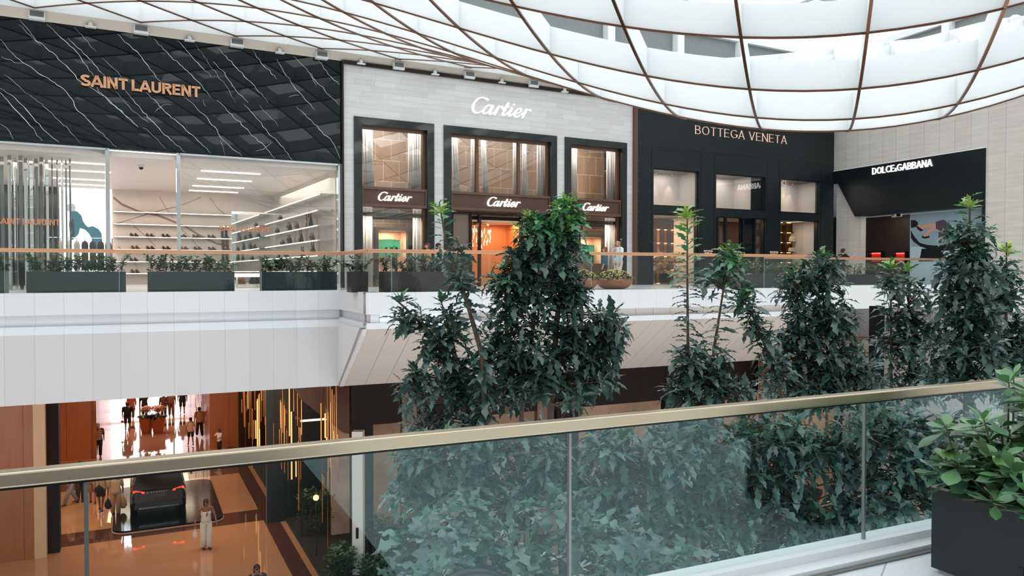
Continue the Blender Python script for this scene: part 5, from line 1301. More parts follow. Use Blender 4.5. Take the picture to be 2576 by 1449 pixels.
# ------------------------------------------------------------------ planters on the balcony
def planter(F, s0, s1, n0, n1, z0, z1, m, label, nl, L, hgt, group, leafm=shrub_leaf, tone=.35, spill=.2, name='planter', K=5, wide=.24):
    t = thing(name, label, 'planter', F.p((s0 + s1) / 2, (n0 + n1) / 2, z0), group)
    mb = MB(); w = .03; mb.box(F, s0, s1, n1 - w, n1, z0, z1).box(F, s0, s1, n0, n0 + w, z0, z1).box(F, s0, s0 + w, n0 + w, n1 - w, z0, z1).box(F, s1 - w, s1, n0 + w, n1 - w, z0, z1).box(F, s0 + w, s1 - w, n0 + w, n1 - w, z0, z0 + .03)
    part('box', mb, m, t); part('soil', MB().box(F, s0 + w, s1 - w, n0 + w, n1 - w, z0 + .03, z1 - .05), soil, t)
    fol = Leaves(K, wide, .12, .12, .2, 4); st = MB(); n_st = max(6, int((s1 - s0) * 16))
    for i in range(n_st):
        s = s0 + .05 + (s1 - s0 - .1) * (i + rnd.random()) / n_st; n = n0 + (n1 - n0) * rnd.uniform(.15, .85); h = hgt * rnd.uniform(.45, 1.1)
        ds = rnd.uniform(-spill, spill) * 1.3; dn = rnd.uniform(-.15, .15)
        A = F.p(s, n, z1 - .06); B = F.p(s + ds, n + dn, z1 + h); M_ = F.p(s + ds * .35, n + dn * .35, z1 + h * .6); st.tube([A, M_, B], [.006, .005, .003], 4, cap=False)
        for k in range(max(3, nl // n_st)):
            f = rnd.uniform(.12, 1.0); p = along([A, M_, B], f); a = rnd.uniform(0, 6.28); el = rnd.uniform(-.2, .9)
            fol.add(p, (math.cos(a) * math.cos(el), math.sin(a) * math.cos(el), math.sin(el)), L * rnd.uniform(.7, 1.2), max(0, min(1, tone + .3 * (f - .5) + rnd.uniform(-.25, .25))))
    part('stems', st, twig_m, t); fol.build('foliage', leafm, t, int(abs(s0 * 10)) + 5); return t


dark_teal = mat('dark teal planter', (26, 38, 40), .35); dark_brownp = mat('dark brown planter', (36, 28, 26), .4)
zp = .02
for x0, x1, lb in ((-140, 14, 'dark planter with shrubs cut off by the left edge of the view'), (66, 316, 'long dark planter with shrubs before the slat screen'), (371, 590, 'long dark planter with shrubs before the shoe shelves'), (659, 848, 'long dark planter with shrubs before the bag shelves')):
    planter(BAL1, BAL1.px(x0, 700, -.14)[0], BAL1.px(x1, 700, -.14)[0], -.62, -.14, Z_FAR, zp, dark_teal, lb, 1150, .12, .4, 'planters behind the left balustrade')
planter(BAL3, BAL3.px(884, 700, -.8)[0], BAL3.px(926, 700, -.8)[0], -1.3, -.8, Z_FAR, zp, dark_brownp, 'small dark planter at the balcony corner', 260, .1, .4, 'planters before the stone shop')
planter(BAL3, BAL3.px(966, 700, -.14)[0], BAL3.px(1195, 700, -.14)[0], -.62, -.14, Z_FAR, zp, dark_brownp, 'long dark brown planter with shrubs before the left stone bay', 1200, .12, .4, 'planters before the stone shop')
planter(BAL3, BAL3.px(1860, 700, -.16)[0], BAL3.px(2040, 700, -.16)[0], -.64, -.16, Z_FAR, zp - .05, dark_teal, 'dark planter with light green shrubs before the dark front', 800, .09, .42, 'planters at the right end', tone=.6)
planter(BAL4, BAL4.px(2118, 700, -.16)[0], BAL4.px(2236, 700, -.16)[0], -.64, -.16, Z_FAR, zp - .1, dark_teal, 'dark planter with pale green shrubs before the portal', 700, .09, .42, 'planters at the right end', tone=.62)
# flower bowls
bowl_c = mat('copper brown bowl', (176, 118, 90), .35, .35, var=.1, vscale=2); petal = mat('yellow petals', (226, 208, 120), .6); petal2 = mat('bronze petals', (190, 140, 80), .6)
for x, Y, r_, lb in ((1461, 23.6, .53, 'round copper bowl of yellow flowers, left one of the pair'), (1545.5, 24.4, .575, 'round copper bowl of yellow flowers, right one of the pair')):
    c = at(x, 700, Y); c = (c[0], c[1], Z_FAR); t = thing('flower_bowl', lb, 'flower bowl', c, 'flower bowls')
    part('bowl', MB().lathe([(.01, 0), (r_ * .5, 0), (r_ * .78, .05), (r_ * .95, .16), (r_, .26), (r_ * .98, .34), (r_ * .93, .34), (r_ * .9, .28), (.01, .27)], c, 32), bowl_c, t, smooth=True)
    mb = MB(); Fb = Frame((c[0], c[1] - r_ * .97), (1, 0))
    if x > 1500:
        for k, (dx, w_) in enumerate(((-.08, .05), (0, .04), (.07, .05), (.13, .04))): mb.box(Fb, dx, dx + w_, -.03, .01, c[2] + .2, c[2] + .206).box(Fb, dx, dx + .008, -.03, .01, c[2] + .2, c[2] + .26).box(Fb, dx, dx + w_ * .8, -.03, .01, c[2] + .235, c[2] + .241)
        part('relief_mark', mb, bowl_c, t)
    fol = Leaves(5, .3, .2, .15, .2, 4); fl = MB()
    for k in range(420):
        a, q, hh = rnd.uniform(0, 6.28), math.sqrt(rnd.random()), 0; z = c[2] + .3 + .24 * (1 - q ** 2.5) * rnd.uniform(.5, 1.0); p = (c[0] + q * r_ * 1.0 * math.cos(a), c[1] + q * r_ * math.sin(a), z)
        fol.add(p, (math.cos(a + rnd.uniform(-1, 1)), math.sin(a + rnd.uniform(-1, 1)), rnd.uniform(-.1, .9)), .1 * rnd.uniform(.7, 1.2), rnd.uniform(.2, .8))
    fol.build('foliage', shrub_leaf, t, int(x))
    for k in range(150):
        a, q = rnd.uniform(0, 6.28), math.sqrt(rnd.random()); z = c[2] + .35 + .24 * (1 - q ** 2.5); p = (c[0] + q * r_ * math.cos(a), c[1] + q * r_ * math.sin(a), z)
        fl.lathe([(.002, -.012), (.02, 0), (.032, .014), (.016, .022), (.002, .024)], p, 7, 1 if k % 4 == 0 else 0)
    o = part('flowers', fl, [petal, petal2], t, 'small yellow flowers'); o['kind'] = 'stuff'
# monstera behind the amber window
s, _ = FAC.px(1672, 700, -.75); P = FAC.p(s, -.75, Z_FAR)
gold_leaf = leaf_mat('golden lit leaf', [(0, (70, 62, 34)), (.5, (140, 116, 62)), (1, (226, 196, 128))], .4, .2)
t = thing('potted_plant', 'large golden-leaved potted plant standing in the lower left window of the dark front', 'potted plant', P)
part('pot', MB().lathe([(.2, 0), (.28, .3), (.3, .34), (.26, .34), (.25, .3), (.01, .3)], P, 16), dark_teal, t, smooth=True); fol = Leaves(9, .36, .5, .3, .15, 4, .45); st = MB()
for k in range(60):
    a = k * 2.4; r_ = .2 + .4 * rnd.random(); h = rnd.uniform(.3, 1.15); p = (P[0] + r_ * math.cos(a), P[1] + r_ * .6 * math.sin(a), P[2] + .25 + h); st.tube([(P[0], P[1], P[2] + .3), p], [.008, .006], 4, cap=False); fol.add(p, (math.cos(a), math.sin(a), rnd.uniform(-.6, .3)), rnd.uniform(.25, .4), rnd.uniform(.2, 1))
fol.build('foliage', gold_leaf, t, 77); part('stems', st, twig_m, t)

# ------------------------------------------------------------------ near planter at the right
PN = Frame((2.685, 4.93), RAIL.u); zt2 = -1.373
black_box = mat('charcoal planter', (28, 32, 36), .45, var=.1)
t = thing('planter', 'charcoal planter with glossy paddle-leaved shrub at the right edge of the foreground', 'planter', PN.p(.4, .8, Z_N))
mb = MB(); w = .03
mb.box(PN, 0, w, 0, .86, Z_N + .03, zt2).box(PN, 2.37, 2.4, 0, .86, Z_N + .03, zt2).box(PN, w, 2.37, 0, w, Z_N + .03, zt2).box(PN, w, 2.37, .83, .86, Z_N + .03, zt2)
part('box', mb, black_box, t)
part('rim', MB().box(PN, -.004, .025, -.004, .86, zt2, zt2 + .008).box(PN, .025, 2.4, -.004, .025, zt2, zt2 + .008), mat('pale worn rim', (150, 140, 132), .4, .5), t)
part('base', MB().box(PN, .03, 2.37, .03, .83, Z_N, Z_N + .03), mat('pale plinth', (190, 184, 178), .6), t)
part('soil', MB().box(PN, w, 2.37, w, .83, zt2 - .1, zt2 - .05), soil, t)
part('slot', MB().box(PN, -.006, .01, .55, .58, Z_N + .03, Z_N + .22), frame_black, t.children[0])
fol = Leaves(7, .26, .05, .1, .12, 4, .68); st = MB()
for i in range(80):
    s = rnd.uniform(-.02, 1.5); n = rnd.uniform(.04, .8); h = .10 + .62 * rnd.random() * min(1, .45 + s * .9); A = PN.p(s, n, zt2 - .06); lean = rnd.uniform(-.22, .12); B = PN.p(s + lean, n + rnd.uniform(-.15, .15), zt2 + h)
    if i < 12: s = .02; A = PN.p(.06, rnd.uniform(.05, .8), zt2 - .06); B = PN.p(rnd.uniform(-.26, .05), rnd.uniform(.0, .85), zt2 + rnd.uniform(.05, .3))
    st.tube([A, lerp(A, B, .6), B], [.009, .007, .004], 5, cap=False)
    for f in (.55, .72, .87):
        for q in range(2): a = rnd.uniform(0, 6.28); fol.add(lerp(A, B, f), (math.cos(a), math.sin(a), rnd.uniform(-.1, .5)), rnd.uniform(.1, .15), rnd.uniform(.05, .6))
    rosette(fol, B, (lean, rnd.uniform(-.3, .1), .9), 9, .165, .45, .35)
fol.build('foliage', clusia_leaf, t, 99); part('stems', st, mat('olive stem', (96, 92, 60), .6), t)

# ------------------------------------------------------------------ hedges and beds of the court
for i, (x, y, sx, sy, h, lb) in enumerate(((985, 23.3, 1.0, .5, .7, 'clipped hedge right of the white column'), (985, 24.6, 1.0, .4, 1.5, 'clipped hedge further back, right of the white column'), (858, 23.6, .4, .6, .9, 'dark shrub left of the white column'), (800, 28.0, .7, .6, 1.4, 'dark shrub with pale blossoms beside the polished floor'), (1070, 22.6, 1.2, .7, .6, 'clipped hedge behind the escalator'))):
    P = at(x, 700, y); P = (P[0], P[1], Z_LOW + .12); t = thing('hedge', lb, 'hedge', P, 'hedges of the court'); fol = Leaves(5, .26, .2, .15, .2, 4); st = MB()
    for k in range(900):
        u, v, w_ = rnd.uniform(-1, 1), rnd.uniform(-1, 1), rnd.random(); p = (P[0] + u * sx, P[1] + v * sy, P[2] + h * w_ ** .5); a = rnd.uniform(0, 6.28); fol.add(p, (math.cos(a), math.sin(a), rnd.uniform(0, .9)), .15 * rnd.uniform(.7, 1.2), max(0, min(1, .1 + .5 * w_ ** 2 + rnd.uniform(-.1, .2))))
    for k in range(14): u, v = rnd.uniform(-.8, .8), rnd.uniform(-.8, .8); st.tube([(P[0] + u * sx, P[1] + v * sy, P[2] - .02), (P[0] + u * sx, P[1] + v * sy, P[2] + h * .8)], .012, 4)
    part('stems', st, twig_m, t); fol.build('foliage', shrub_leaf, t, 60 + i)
# ------------------------------------------------------------------ people
def rotz(a): return Matrix.Rotation(a, 4, 'Z')


HAIRS = {'black': (26, 22, 22), 'brown': (84, 56, 42), 'dark': (38, 28, 26), 'grey': (150, 146, 142), 'red': (128, 74, 54)}
skin_l = mat('light skin', (206, 158, 132), .55); skin_d = mat('tan skin', (150, 100, 76), .55); skin_dd = mat('brown skin', (104, 68, 52), .55)
shoe_dark = mat('dark shoe', (30, 26, 26), .5); shoe_pale = mat('pale shoe', (196, 184, 172), .5); eye_m = mat('dark eye', (20, 16, 14), .2)


def person(label, P, face, H=1.7, skin=None, hair='dark', hairlen=0, top=None, sleeve=.45, bottom=None, leg=1.0, dress=None, swing=.0, arms=(.1, -.1), elbow=(.25, .25), spread=(.16, .16), lean=0.0, shoes=None, group=None, cap=None, bald=False, stripes=None, width=1.0, wide_leg=0.0, strapless=False, belt=None):
    """P: feet on the ground; face: direction the person looks, as an angle; arms: forward swing of each arm; swing: stride"""
    skin = skin or skin_d; shoes = shoes or shoe_dark
    k = H / 1.7; M = Matrix.Translation(Vector(P)) @ rotz(face - math.pi / 2) @ Matrix.Scale(k, 4)
    t = thing('person', label, 'person', P, group)
    def T(p): return tuple(M @ Vector(p))
    ls = math.sin(lean); lc = math.cos(lean)
    def up(x, y, z): dz = z - .93; return (x, y * lc + dz * ls, .93 + dz * lc - y * ls)       # torso leans forward about the hips
    J = []; E_ = []; R = []
    def v(p, r, par=None):
        J.append(p); R.append(r if isinstance(r, tuple) else (r, r))
        if par is not None: E_.append((par, len(J) - 1))
        return len(J) - 1
    pel = v(up(0, 0, .93), (.15 * width, .11)); wa = v(up(0, 0, 1.08), (.135 * width, .1), pel); ch = v(up(0, .0, 1.26), (.15 * width, .11), wa); nb = v(up(0, -.01, 1.41), (.08, .07), ch)
    nk = v(up(0, .0, 1.47), .05, nb); jw = v(up(0, .03, 1.535), (.062, .07), nk); hd = v(up(0, .015, 1.61), (.078, .095), jw); ht = v(up(0, .005, 1.675), (.055, .065), hd)
    v(up(0, .125, 1.575), .012, jw)
    A = []; Lg = []
    for i, sd in enumerate((-1, 1)):
        sh = up(sd * .185 * width, 0, 1.385); a = arms[i]; e = elbow[i]; sp = spread[i]
        el = (sh[0] + sd * .29 * math.sin(sp), sh[1] + .28 * math.sin(a), sh[2] - .28 * math.cos(a) * math.cos(sp)); wr = (el[0] + sd * .08 * sp, el[1] + .25 * math.sin(a + e), el[2] - .25 * math.cos(a + e))
        s_ = v(sh, .058, nb); e_ = v(el, .041, s_); w_ = v(wr, .027, e_); d = Vector((0, math.sin(a + e), -math.cos(a + e)))
        pm = v(tuple(Vector(wr) + d * .07), (.032, .018), w_); A.append((sh, el, wr))
        for q, (off, ln) in enumerate(((-.024, .07), (-.008, .082), (.008, .078), (.024, .06))):
            f1 = v(tuple(Vector(wr) + d * .1 + Vector((0, off, 0))), .0085, pm); v(tuple(Vector(wr) + d * (.1 + ln) + Vector((-sd * .018, off, 0))), .0065, f1)
        th = v(tuple(Vector(wr) + d * .05 + Vector((-sd * .02, .035, 0))), .01, pm); v(tuple(Vector(wr) + d * .09 + Vector((-sd * .025, .045, 0))), .008, th)
        sg = swing * (-1 if i else 1); hp = (sd * .09 * width, 0, .9); kn = (sd * .09 * width, .43 * math.sin(sg * .8 + (.12 if sg < 0 else 0)), .9 - .43 * math.cos(sg * .8)); bend = sg - (.55 * abs(swing) if sg < 0 else 0)
        an = (kn[0], kn[1] + .40 * math.sin(bend), max(.075, kn[2] - .40 * math.cos(bend))); h_ = v(hp, .085, pel); k_ = v(kn, .056, h_); a_ = v(an, .036, k_)
        hl = v((an[0], an[1] + .02, max(.035, an[2] - .05)), .035, a_); v((an[0] + sd * .015, an[1] + .15, max(.025, an[2] - .055)), (.038, .024), hl); Lg.append((hp, kn, an))
    me = bpy.data.meshes.new('body'); o = bpy.data.objects.new('body', me); C.objects.link(o); o.parent = t; ORG[o.name] = P
    me.from_pydata([tuple(Vector(T(p)) - Vector(P)) for p in J], E_, []); me.materials.append(skin)
    sk = o.modifiers.new('skin', 'SKIN'); lay = me.skin_vertices[0] if me.skin_vertices else None
    if lay is None:
        bm = bmesh.new(); bm.from_mesh(me); bm.verts.layers.skin.verify(); bm.to_mesh(me); bm.free(); lay = me.skin_vertices[0]
    for i, r in enumerate(R): lay.data[i].radius = (r[0] * k, r[1] * k); lay.data[i].use_root = i == 0
    sk.use_smooth_shade = True; sb = o.modifiers.new('sub', 'SUBSURF'); sb.levels = 1; sb.render_levels = 1
    def ring(cx, cy, z, rx, ry, n=14): return [T(up(cx + rx * math.cos(w), cy + ry * math.sin(w), z)) for w in np.linspace(0, 2 * math.pi, n + 1)[:-1]]
    if top:
        W_ = width; mb = MB()
        zs_ = [(.84, .19, .145), (.95, .185, .14), (1.08, .165, .125), (1.24, .185, .14), (1.34, .19, .125), (1.4, .15, .1), (1.44, .075, .075)]
        if strapless: zs_ = [(.9, .175, .135), (1.08, .15, .12), (1.2, .17, .135), (1.27, .172, .135)]
        rg = [ring(0, 0, z, rx * W_, ry) for z, rx, ry in zs_]; mb.loft(rg)
        if not strapless:
            for sh, el, wr in A:
                f = min(sleeve, 1); pts = [lerp(up(0, 0, 1.38), sh, .75), sh]; pts += [lerp(sh, el, min(1, f * 2))]
                if f > .5: pts.append(lerp(el, wr, (f - .5) * 2))
                mb.tube([T(p) for p in pts], [.075 * k, .072 * k] + [.06 * k] * (len(pts) - 3) + [(.056 if f <= .5 else .042) * k], 10)
        shirt_ = part('dress_top' if dress else 'shirt', mb, top, t, smooth=True)
        if stripes:
            mb = MB()
            for z in np.arange(.88, 1.38, .085):
                f = np.interp(z, [q[0] for q in zs_], [q[1] for q in zs_]); g = np.interp(z, [q[0] for q in zs_], [q[2] for q in zs_]); mb.loft([ring(0, 0, z, f * W_ + .004, g + .004), ring(0, 0, z + .03, f * W_ + .004, g + .004)], cap=False)
            part('shirt_stripes', mb, stripes, shirt_, smooth=True)
    if bottom:
        mb = MB(); mb.loft([[T((.165 * width * math.cos(w), .128 * math.sin(w), z)) for w in np.linspace(0, 2 * math.pi, 15)[:-1]] for z in (1.02, .9, .84)])
        for hp, kn, an in Lg:
            pts = [hp]; f = leg
            if f <= .5: pts += [lerp(hp, kn, f), lerp(hp, kn, f * 2)]
            else: pts += [kn, lerp(kn, an, (f - .5) * 2)]
            mb.tube([T(p) for p in pts], [.108 * k * width, (.088 + wide_leg * .3) * k, ((.07 if f > .5 else .085) + wide_leg * .7) * k], 12)
        part('trousers' if leg > .6 else 'shorts', mb, bottom, t, smooth=True)
    if dress:
        zb = .93 - dress; mb = MB(); mb.loft([[T((rx * math.cos(w) * (1 + .05 * math.sin(6 * w)), ry * math.sin(w), z)) for w in np.linspace(0, 2 * math.pi, 25)[:-1]] for z, rx, ry in ((1.08, .15, .12), (.93, .18, .14), (.93 - dress * .5, .2, .17), (zb, .22, .2))]); part('skirt', mb, top, t, smooth=True)
    for hp, kn, an in Lg:
        z0 = max(0, an[2] - .075); mb = MB(); rg = []
        for y, hw, hh in ((-.06, .03, .05), (-.02, .042, .07), (.06, .046, .055), (.14, .044, .04), (.19, .02, .025)): rg.append([T((an[0] + hw * math.cos(w), an[1] + y, z0 + hh / 2 + hh / 2 * math.sin(w))) for w in np.linspace(0, 2 * math.pi, 9)[:-1]])
        part('shoe', mb.loft(rg), shoes, t, smooth=True)
    hm = mat('hair ' + hair, HAIRS[hair], .6); mb = MB(); rg = []
    if bald:
        for z, r in ((1.575, .083), (1.61, .09), (1.64, .088)): rg.append([T(up(r * math.cos(w), .012 + r * 1.12 * math.sin(w), z)) for w in np.linspace(math.pi * .92, math.pi * 2.08, 13)])
        n = len(rg[0]); mb.add([q for r in rg for q in r], [(a * n + i, a * n + i + 1, (a + 1) * n + i + 1, (a + 1) * n + i) for a in range(2) for i in range(n - 1)])
        o = part('hair', mb, hm, t, smooth=True); sd_ = o.modifiers.new('thick', 'SOLIDIFY'); sd_.thickness = .012
    else:
        for i in range(7):
            w = i / 6 * math.pi / 2; r = max(.004, math.cos(w)); z = 1.615 + .085 * math.sin(w); rg.append([T(up(.09 * r * math.cos(a), -.004 + .108 * r * math.sin(a), z)) for a in np.linspace(0, 2 * math.pi, 15)[:-1]])
        bk = [[T(up(.088 * math.cos(a), -.02 + .088 * math.sin(a) * (1 if math.sin(a) < 0 else .25), z)) for a in np.linspace(0, 2 * math.pi, 15)[:-1]] for z in ((1.5 - hairlen), (1.54 - hairlen * .4), 1.57)]
        mb.loft(bk + rg); part('hair', mb, hm, t, smooth=True)
    for sd in (-1, 1):
        part('eye', MB().ball(T(up(sd * .03, .098, 1.605)), .011 * k, 6), eye_m, t); part('ear', MB().ball(T(up(sd * .085, .005, 1.6)), .022 * k, 6, sx=.5), skin, t)
    part('mouth', MB().tube([T(up(-.022, .098, 1.545)), T(up(0, .106, 1.543)), T(up(.022, .098, 1.545))], .006 * k, 5), mat('lips', (150, 80, 74), .5), t)
    if cap: part('cap', MB().loft([[T(up(.1 * r * math.cos(a), .12 * r * math.sin(a), z)) for a in np.linspace(0, 2 * math.pi, 15)[:-1]] for z, r in ((1.635, 1.0), (1.66, 1.0), (1.71, .75), (1.73, .1))]).loft([[T(up(.07 * math.cos(a), .1 + .09 * math.sin(a), z)) for a in np.linspace(0, 2 * math.pi, 11)[:-1]] for z in (1.635, 1.645)]), cap, t, smooth=True)
    if belt: part('bow', MB().box(None, 0, 0.01, 0, .01, 0, .01) if False else MB().tube([T(up(-.012, .142, 1.26)), T(up(.0, .15, 1.2)), T(up(.012, .142, 1.12))], .014 * k, 5), belt, t)
    t['hands'] = [T(tuple(Vector(A[i][2]) + Vector((0, math.sin(arms[i] + elbow[i]), -math.cos(arms[i] + elbow[i]))) * .12)) for i in (0, 1)]
    return t


AW = D2.ang()                                            # looking away down the mall
cA, cB = mat('rust cloth', (156, 76, 46), .8), mat('beige cloth', (216, 178, 142), .8)
blk, navy, tanc, white_c = mat('black cloth', (24, 22, 24), .8), mat('dark blue cloth', (38, 40, 48), .8), mat('tan cloth', (188, 142, 104), .8), mat('white cloth', (232, 220, 208), .75)
redst, jeans, brownc, olive = mat('maroon cloth', (100, 52, 44), .8), mat('grey blue denim', (150, 146, 150), .8), mat('brown print cloth', (132, 90, 66), .85, var=.35, vscale=14), mat('dark brown cloth', (70, 48, 38), .8)
GM = 'people in the lower mall'
def G(x, y): p = gp(x, y, Z_LOW + .006); return (p[0], p[1], p[2])
pp_ = []
person('person in maroon and beige striped shirt with black trousers by the left veneer wall', G(247, 1149), AW, 1.74, skin_d, 'grey', 0, redst, .5, blk, 1, arms=(-.15, .1), stripes=cB, group=GM, width=1.1, swing=.06)
hat2 = person('person in black t-shirt, brown shorts and rust cap walking away past the flower pots', G(321, 1085), AW, 1.76, skin_d, 'dark', 0, blk, .45, olive, .5, swing=.28, arms=(-.2, .2), cap=cA, group=GM, width=1.12)
person('person in a long rust tunic walking away beside the black t-shirt', G(331, 1054), AW, 1.72, skin_d, 'brown', .1, cA, .9, olive, .95, dress=.35, swing=.2, group=GM)
person('person in a black top with arm held out, behind the orange flowers', G(364, 1052), AW + .2, 1.68, skin_dd, 'black', .12, blk, .4, blk, 1, arms=(.1, 1.1), elbow=(.2, .2), spread=(.3, .2), group=GM)
person('person with long dark hair and a maroon sleeved top, right of the orange flowers', G(412, 1053), AW, 1.66, skin_d, 'black', .3, redst, .9, blk, 1, swing=.2, group=GM)
person('person in a brown patterned jumpsuit walking away', G(431, 1049), AW, 1.70, skin_d, 'dark', .05, brownc, .4, brownc, .95, swing=.22, group=GM, width=1.08)
person('person in black shirt and shorts walking away, rightmost of the far walkers', G(459, 1041), AW, 1.78, skin_d, 'black', 0, blk, .45, blk, .5, swing=.28, group=GM, width=1.12)
person('child in pale t-shirt and black shorts walking beside the golden rods', G(480, 1121), AW + .15, 1.56, skin_d, 'black', 0, cB, .42, blk, .42, swing=.3, group=GM)
person('person in tan t-shirt and dark trousers striding beside the golden rods', G(502, 1099), AW + .1, 1.74, skin_d, 'black', 0, tanc, .45, blk, 1, swing=.4, group=GM)
person('child in white t-shirt before the veneer wall panel, half hidden by the brass handrail', G(552, 1141), AW + 2.2, 1.3, skin_d, 'dark', 0, white_c, .45, blk, 1, arms=(.4, .9), elbow=(.9, .4), group=GM)
person('walker in pale denim trousers behind the left glass pane', G(178, 1270), AW + math.pi * .6, 1.7, skin_d, 'dark', 0, cB, .5, jeans, 1, swing=.34, group=GM)
person('walker in dark trousers beside the left glass joint', G(203, 1263), AW + .3, 1.72, skin_d, 'dark', 0, olive, .9, olive, 1, swing=.1, group=GM)
person('walker in tan shorts just right of the left glass joint', G(234, 1266), AW, 1.68, skin_d, 'brown', 0, tanc, .5, tanc, .5, swing=.2, group=GM)
lady = person('person in beige blouse and black patterned shorts left of the car', G(254, 1287), AW - .2, 1.72, skin_d, 'brown', .15, cB, .9, mat('black print cloth', (34, 32, 38), .8, var=.5, vscale=30), .35, swing=.3, group=GM)
man2 = person('person in beige t-shirt and tan trousers carrying shopping bags beside the car', G(291, 1296), AW, 1.74, skin_d, 'dark', 0, cB, .5, tanc, 1, swing=.16, arms=(-.05, .1), group=GM, width=1.06)
wh = person('person in white strapless jumpsuit with long dark hair walking towards the viewer', G(519, 1379), AW + math.pi + .12, 1.72, skin_d, 'black', .16, white_c, .4, white_c, 1, swing=.1, strapless=True, wide_leg=.05, arms=(.15, -.2), elbow=(.5, .2), spread=(.3, .45), group=GM, belt=blk)
person('person with long dark hair at the bottom edge, only the head in view', tuple(at(646, 1425, 20.6) * [1, 1, 0] + [0, 0, Z_LOW + .006]), AW + math.pi, 1.68, skin_d, 'black', .2, navy, .9, blk, 1, group=GM)
GU = 'people on the balcony'
def U(x, Y): p = at(x, 700, Y); return (p[0], p[1], Z_FAR)
LEFT = math.pi + FAC.ang()
person('balding person in white shirt and cream trousers strolling left behind the flower bowls', U(1555, 29.0), LEFT, 1.72, skin_l, 'grey', 0, mat('pale blue white shirt', (226, 238, 242), .7), 1, mat('cream trousers', (226, 214, 196), .8), 1, swing=.2, bald=True, group=GU, width=1.15)
person('person with reddish hair and teal patterned blouse beside the white shirt', U(1521, 28.4), LEFT - .4, 1.46, skin_l, 'red', .1, mat('teal print cloth', (52, 102, 122), .8, var=.5, vscale=40), .8, olive, 1, group=GU)
person('person in dark shirt with black hair leaning at the far balustrade beside the stone pier', U(2116, 32.2), LEFT + math.pi - .2, 1.52, skin_l, 'black', 0, blk, .5, blk, 1, arms=(.5, .9), elbow=(.8, 1.3), lean=.15, group=GU)
person('person with brown hair behind the corner planter, right of the left stone bay', U(1076, 26.3), LEFT, 1.52, skin_l, 'brown', .18, tanc, .8, olive, 1, group=GU)
person('person with dark hair talking before the white stone pier', U(1103, 26.8), LEFT + 2.6, 1.54, skin_l, 'dark', .05, white_c, .8, navy, 1, group=GU)
# what they carry
def hold_bag(name, label, h, w, hgt, m, cat='bag'):
    t = thing(name, label, cat, (h[0], h[1], h[2] - hgt - .1)); z = h[2] - .08; R = []
    for q, kx in ((0, .45), (.25, 1), (.6, .85), (.85, .4), (1, .12)): R.append([(h[0] + w * kx * math.cos(a), h[1] + w * .5 * kx * math.sin(a), z - hgt + hgt * q) for a in np.linspace(0, 2 * math.pi, 11)[:-1]])
    part('sack', MB().loft(R), m, t, smooth=True); part('handle', MB().tube([(h[0] - .03, h[1], z - .02), (h[0], h[1], h[2] + .02), (h[0] + .03, h[1], z - .02)], .008, 4), m, t)
hold_bag('shopping_bag', 'pale yellow shopping bag hanging from the hand of the tan-trousered person', man2['hands'][1], .16, .5, mat('pale plastic', (222, 186, 130), .4, trans=.2))
hold_bag('shopping_bag', 'black shopping bag hanging from the left hand of the tan-trousered person', man2['hands'][0], .15, .42, blk)
hold_bag('hand_pouch', 'small rust pouch in the hand of the person in the black t-shirt', hat2['hands'][0], .1, .14, cA)
hold_bag('jacket', 'pale folded jacket hanging from the arm of the person in white', wh['hands'][1], .09, .32, white_c, 'clothing')
for o in list(bpy.data.objects):
    if 'hands' in o: del o['hands']
b = lady.location; hold_bag('shoulder_bag', 'dark shoulder bag at the hip of the person in beige blouse', (b[0] + .05, b[1] - .22, Z_LOW + 1.2), .2, .3, blk)

# ------------------------------------------------------------------ car on its black stand
cp_ = gp(400, 1296, Z_LOW + .1); CF = Frame((cp_[0], cp_[1]), (math.sin(D2.ang()), -math.cos(D2.ang())))      # s: to the right of the car, -n: forward
stand_m = mat('black glossy stand', (10, 12, 15), .12, spec=.25)
st0 = CF.sn(gp(283, 1330))[0]; st1 = CF.sn(gp(470, 1310))[0] + 1.3; nf_ = CF.sn(gp(390, 1333))[1]
def rrect(s0, s1, n0, n1, r, k=6):
    P = []
    for cx, cy, a0 in ((s1 - r, n1 - r, 0), (s0 + r, n1 - r, 90), (s0 + r, n0 + r, 180), (s1 - r, n0 + r, 270)):
        P += [(cx + r * math.cos(math.radians(a0 + 90 * i / k)), cy + r * math.sin(math.radians(a0 + 90 * i / k))) for i in range(k + 1)]
    return P
pts = [tuple(CF.p(s, n, 0)[:2]) for s, n in rrect(st0, st1, nf_ - 6.4, nf_, .5)]
a_ = sum(x0 * y1 - x1 * y0 for (x0, y0), (x1, y1) in zip(pts, pts[1:] + pts[:1]))
if a_ < 0: pts = pts[::-1]
t = thing('display_stand', 'low black glossy stand under the car on the lower floor', 'stand', CF.p(0, -3, Z_LOW))
part('deck', MB().slab(pts, Z_LOW, Z_LOW + .1), stand_m, t); c2 = np.mean(pts, 0); p2 = [tuple(c2 + (np.array(q) - c2) * 1.012) for q in pts]
part('edge_strip', MB().slab(p2, Z_LOW + .006, Z_LOW + .03), cB, t, 'pale edge strip')
Z0 = Z_LOW + .1; car = thing('car', 'dark sport utility car with lit red tail lights seen from behind on the black stand', 'car', CF.p(0, -2.4, Z0))
paint = mat('dark grey car paint', (34, 40, 44), .12, .4, coat=.6); cglass = mat('dark car glass', (10, 14, 18), .04, coat=.5); tail = mat('red tail lamp', (255, 40, 24), .3, emit=5); trimc = mat('grey bumper trim', (52, 54, 58), .4, .4); tyre = mat('tyre', (16, 16, 16), .8)
body_sec = [(0, .86, .42, .98), (.08, .96, .36, 1.02), (.5, .99, .3, 1.06), (1.6, 1.0, .28, 1.08), (3.2, 1.0, .28, 1.06), (4.2, .97, .3, 1.0), (4.75, .85, .36, .86)]
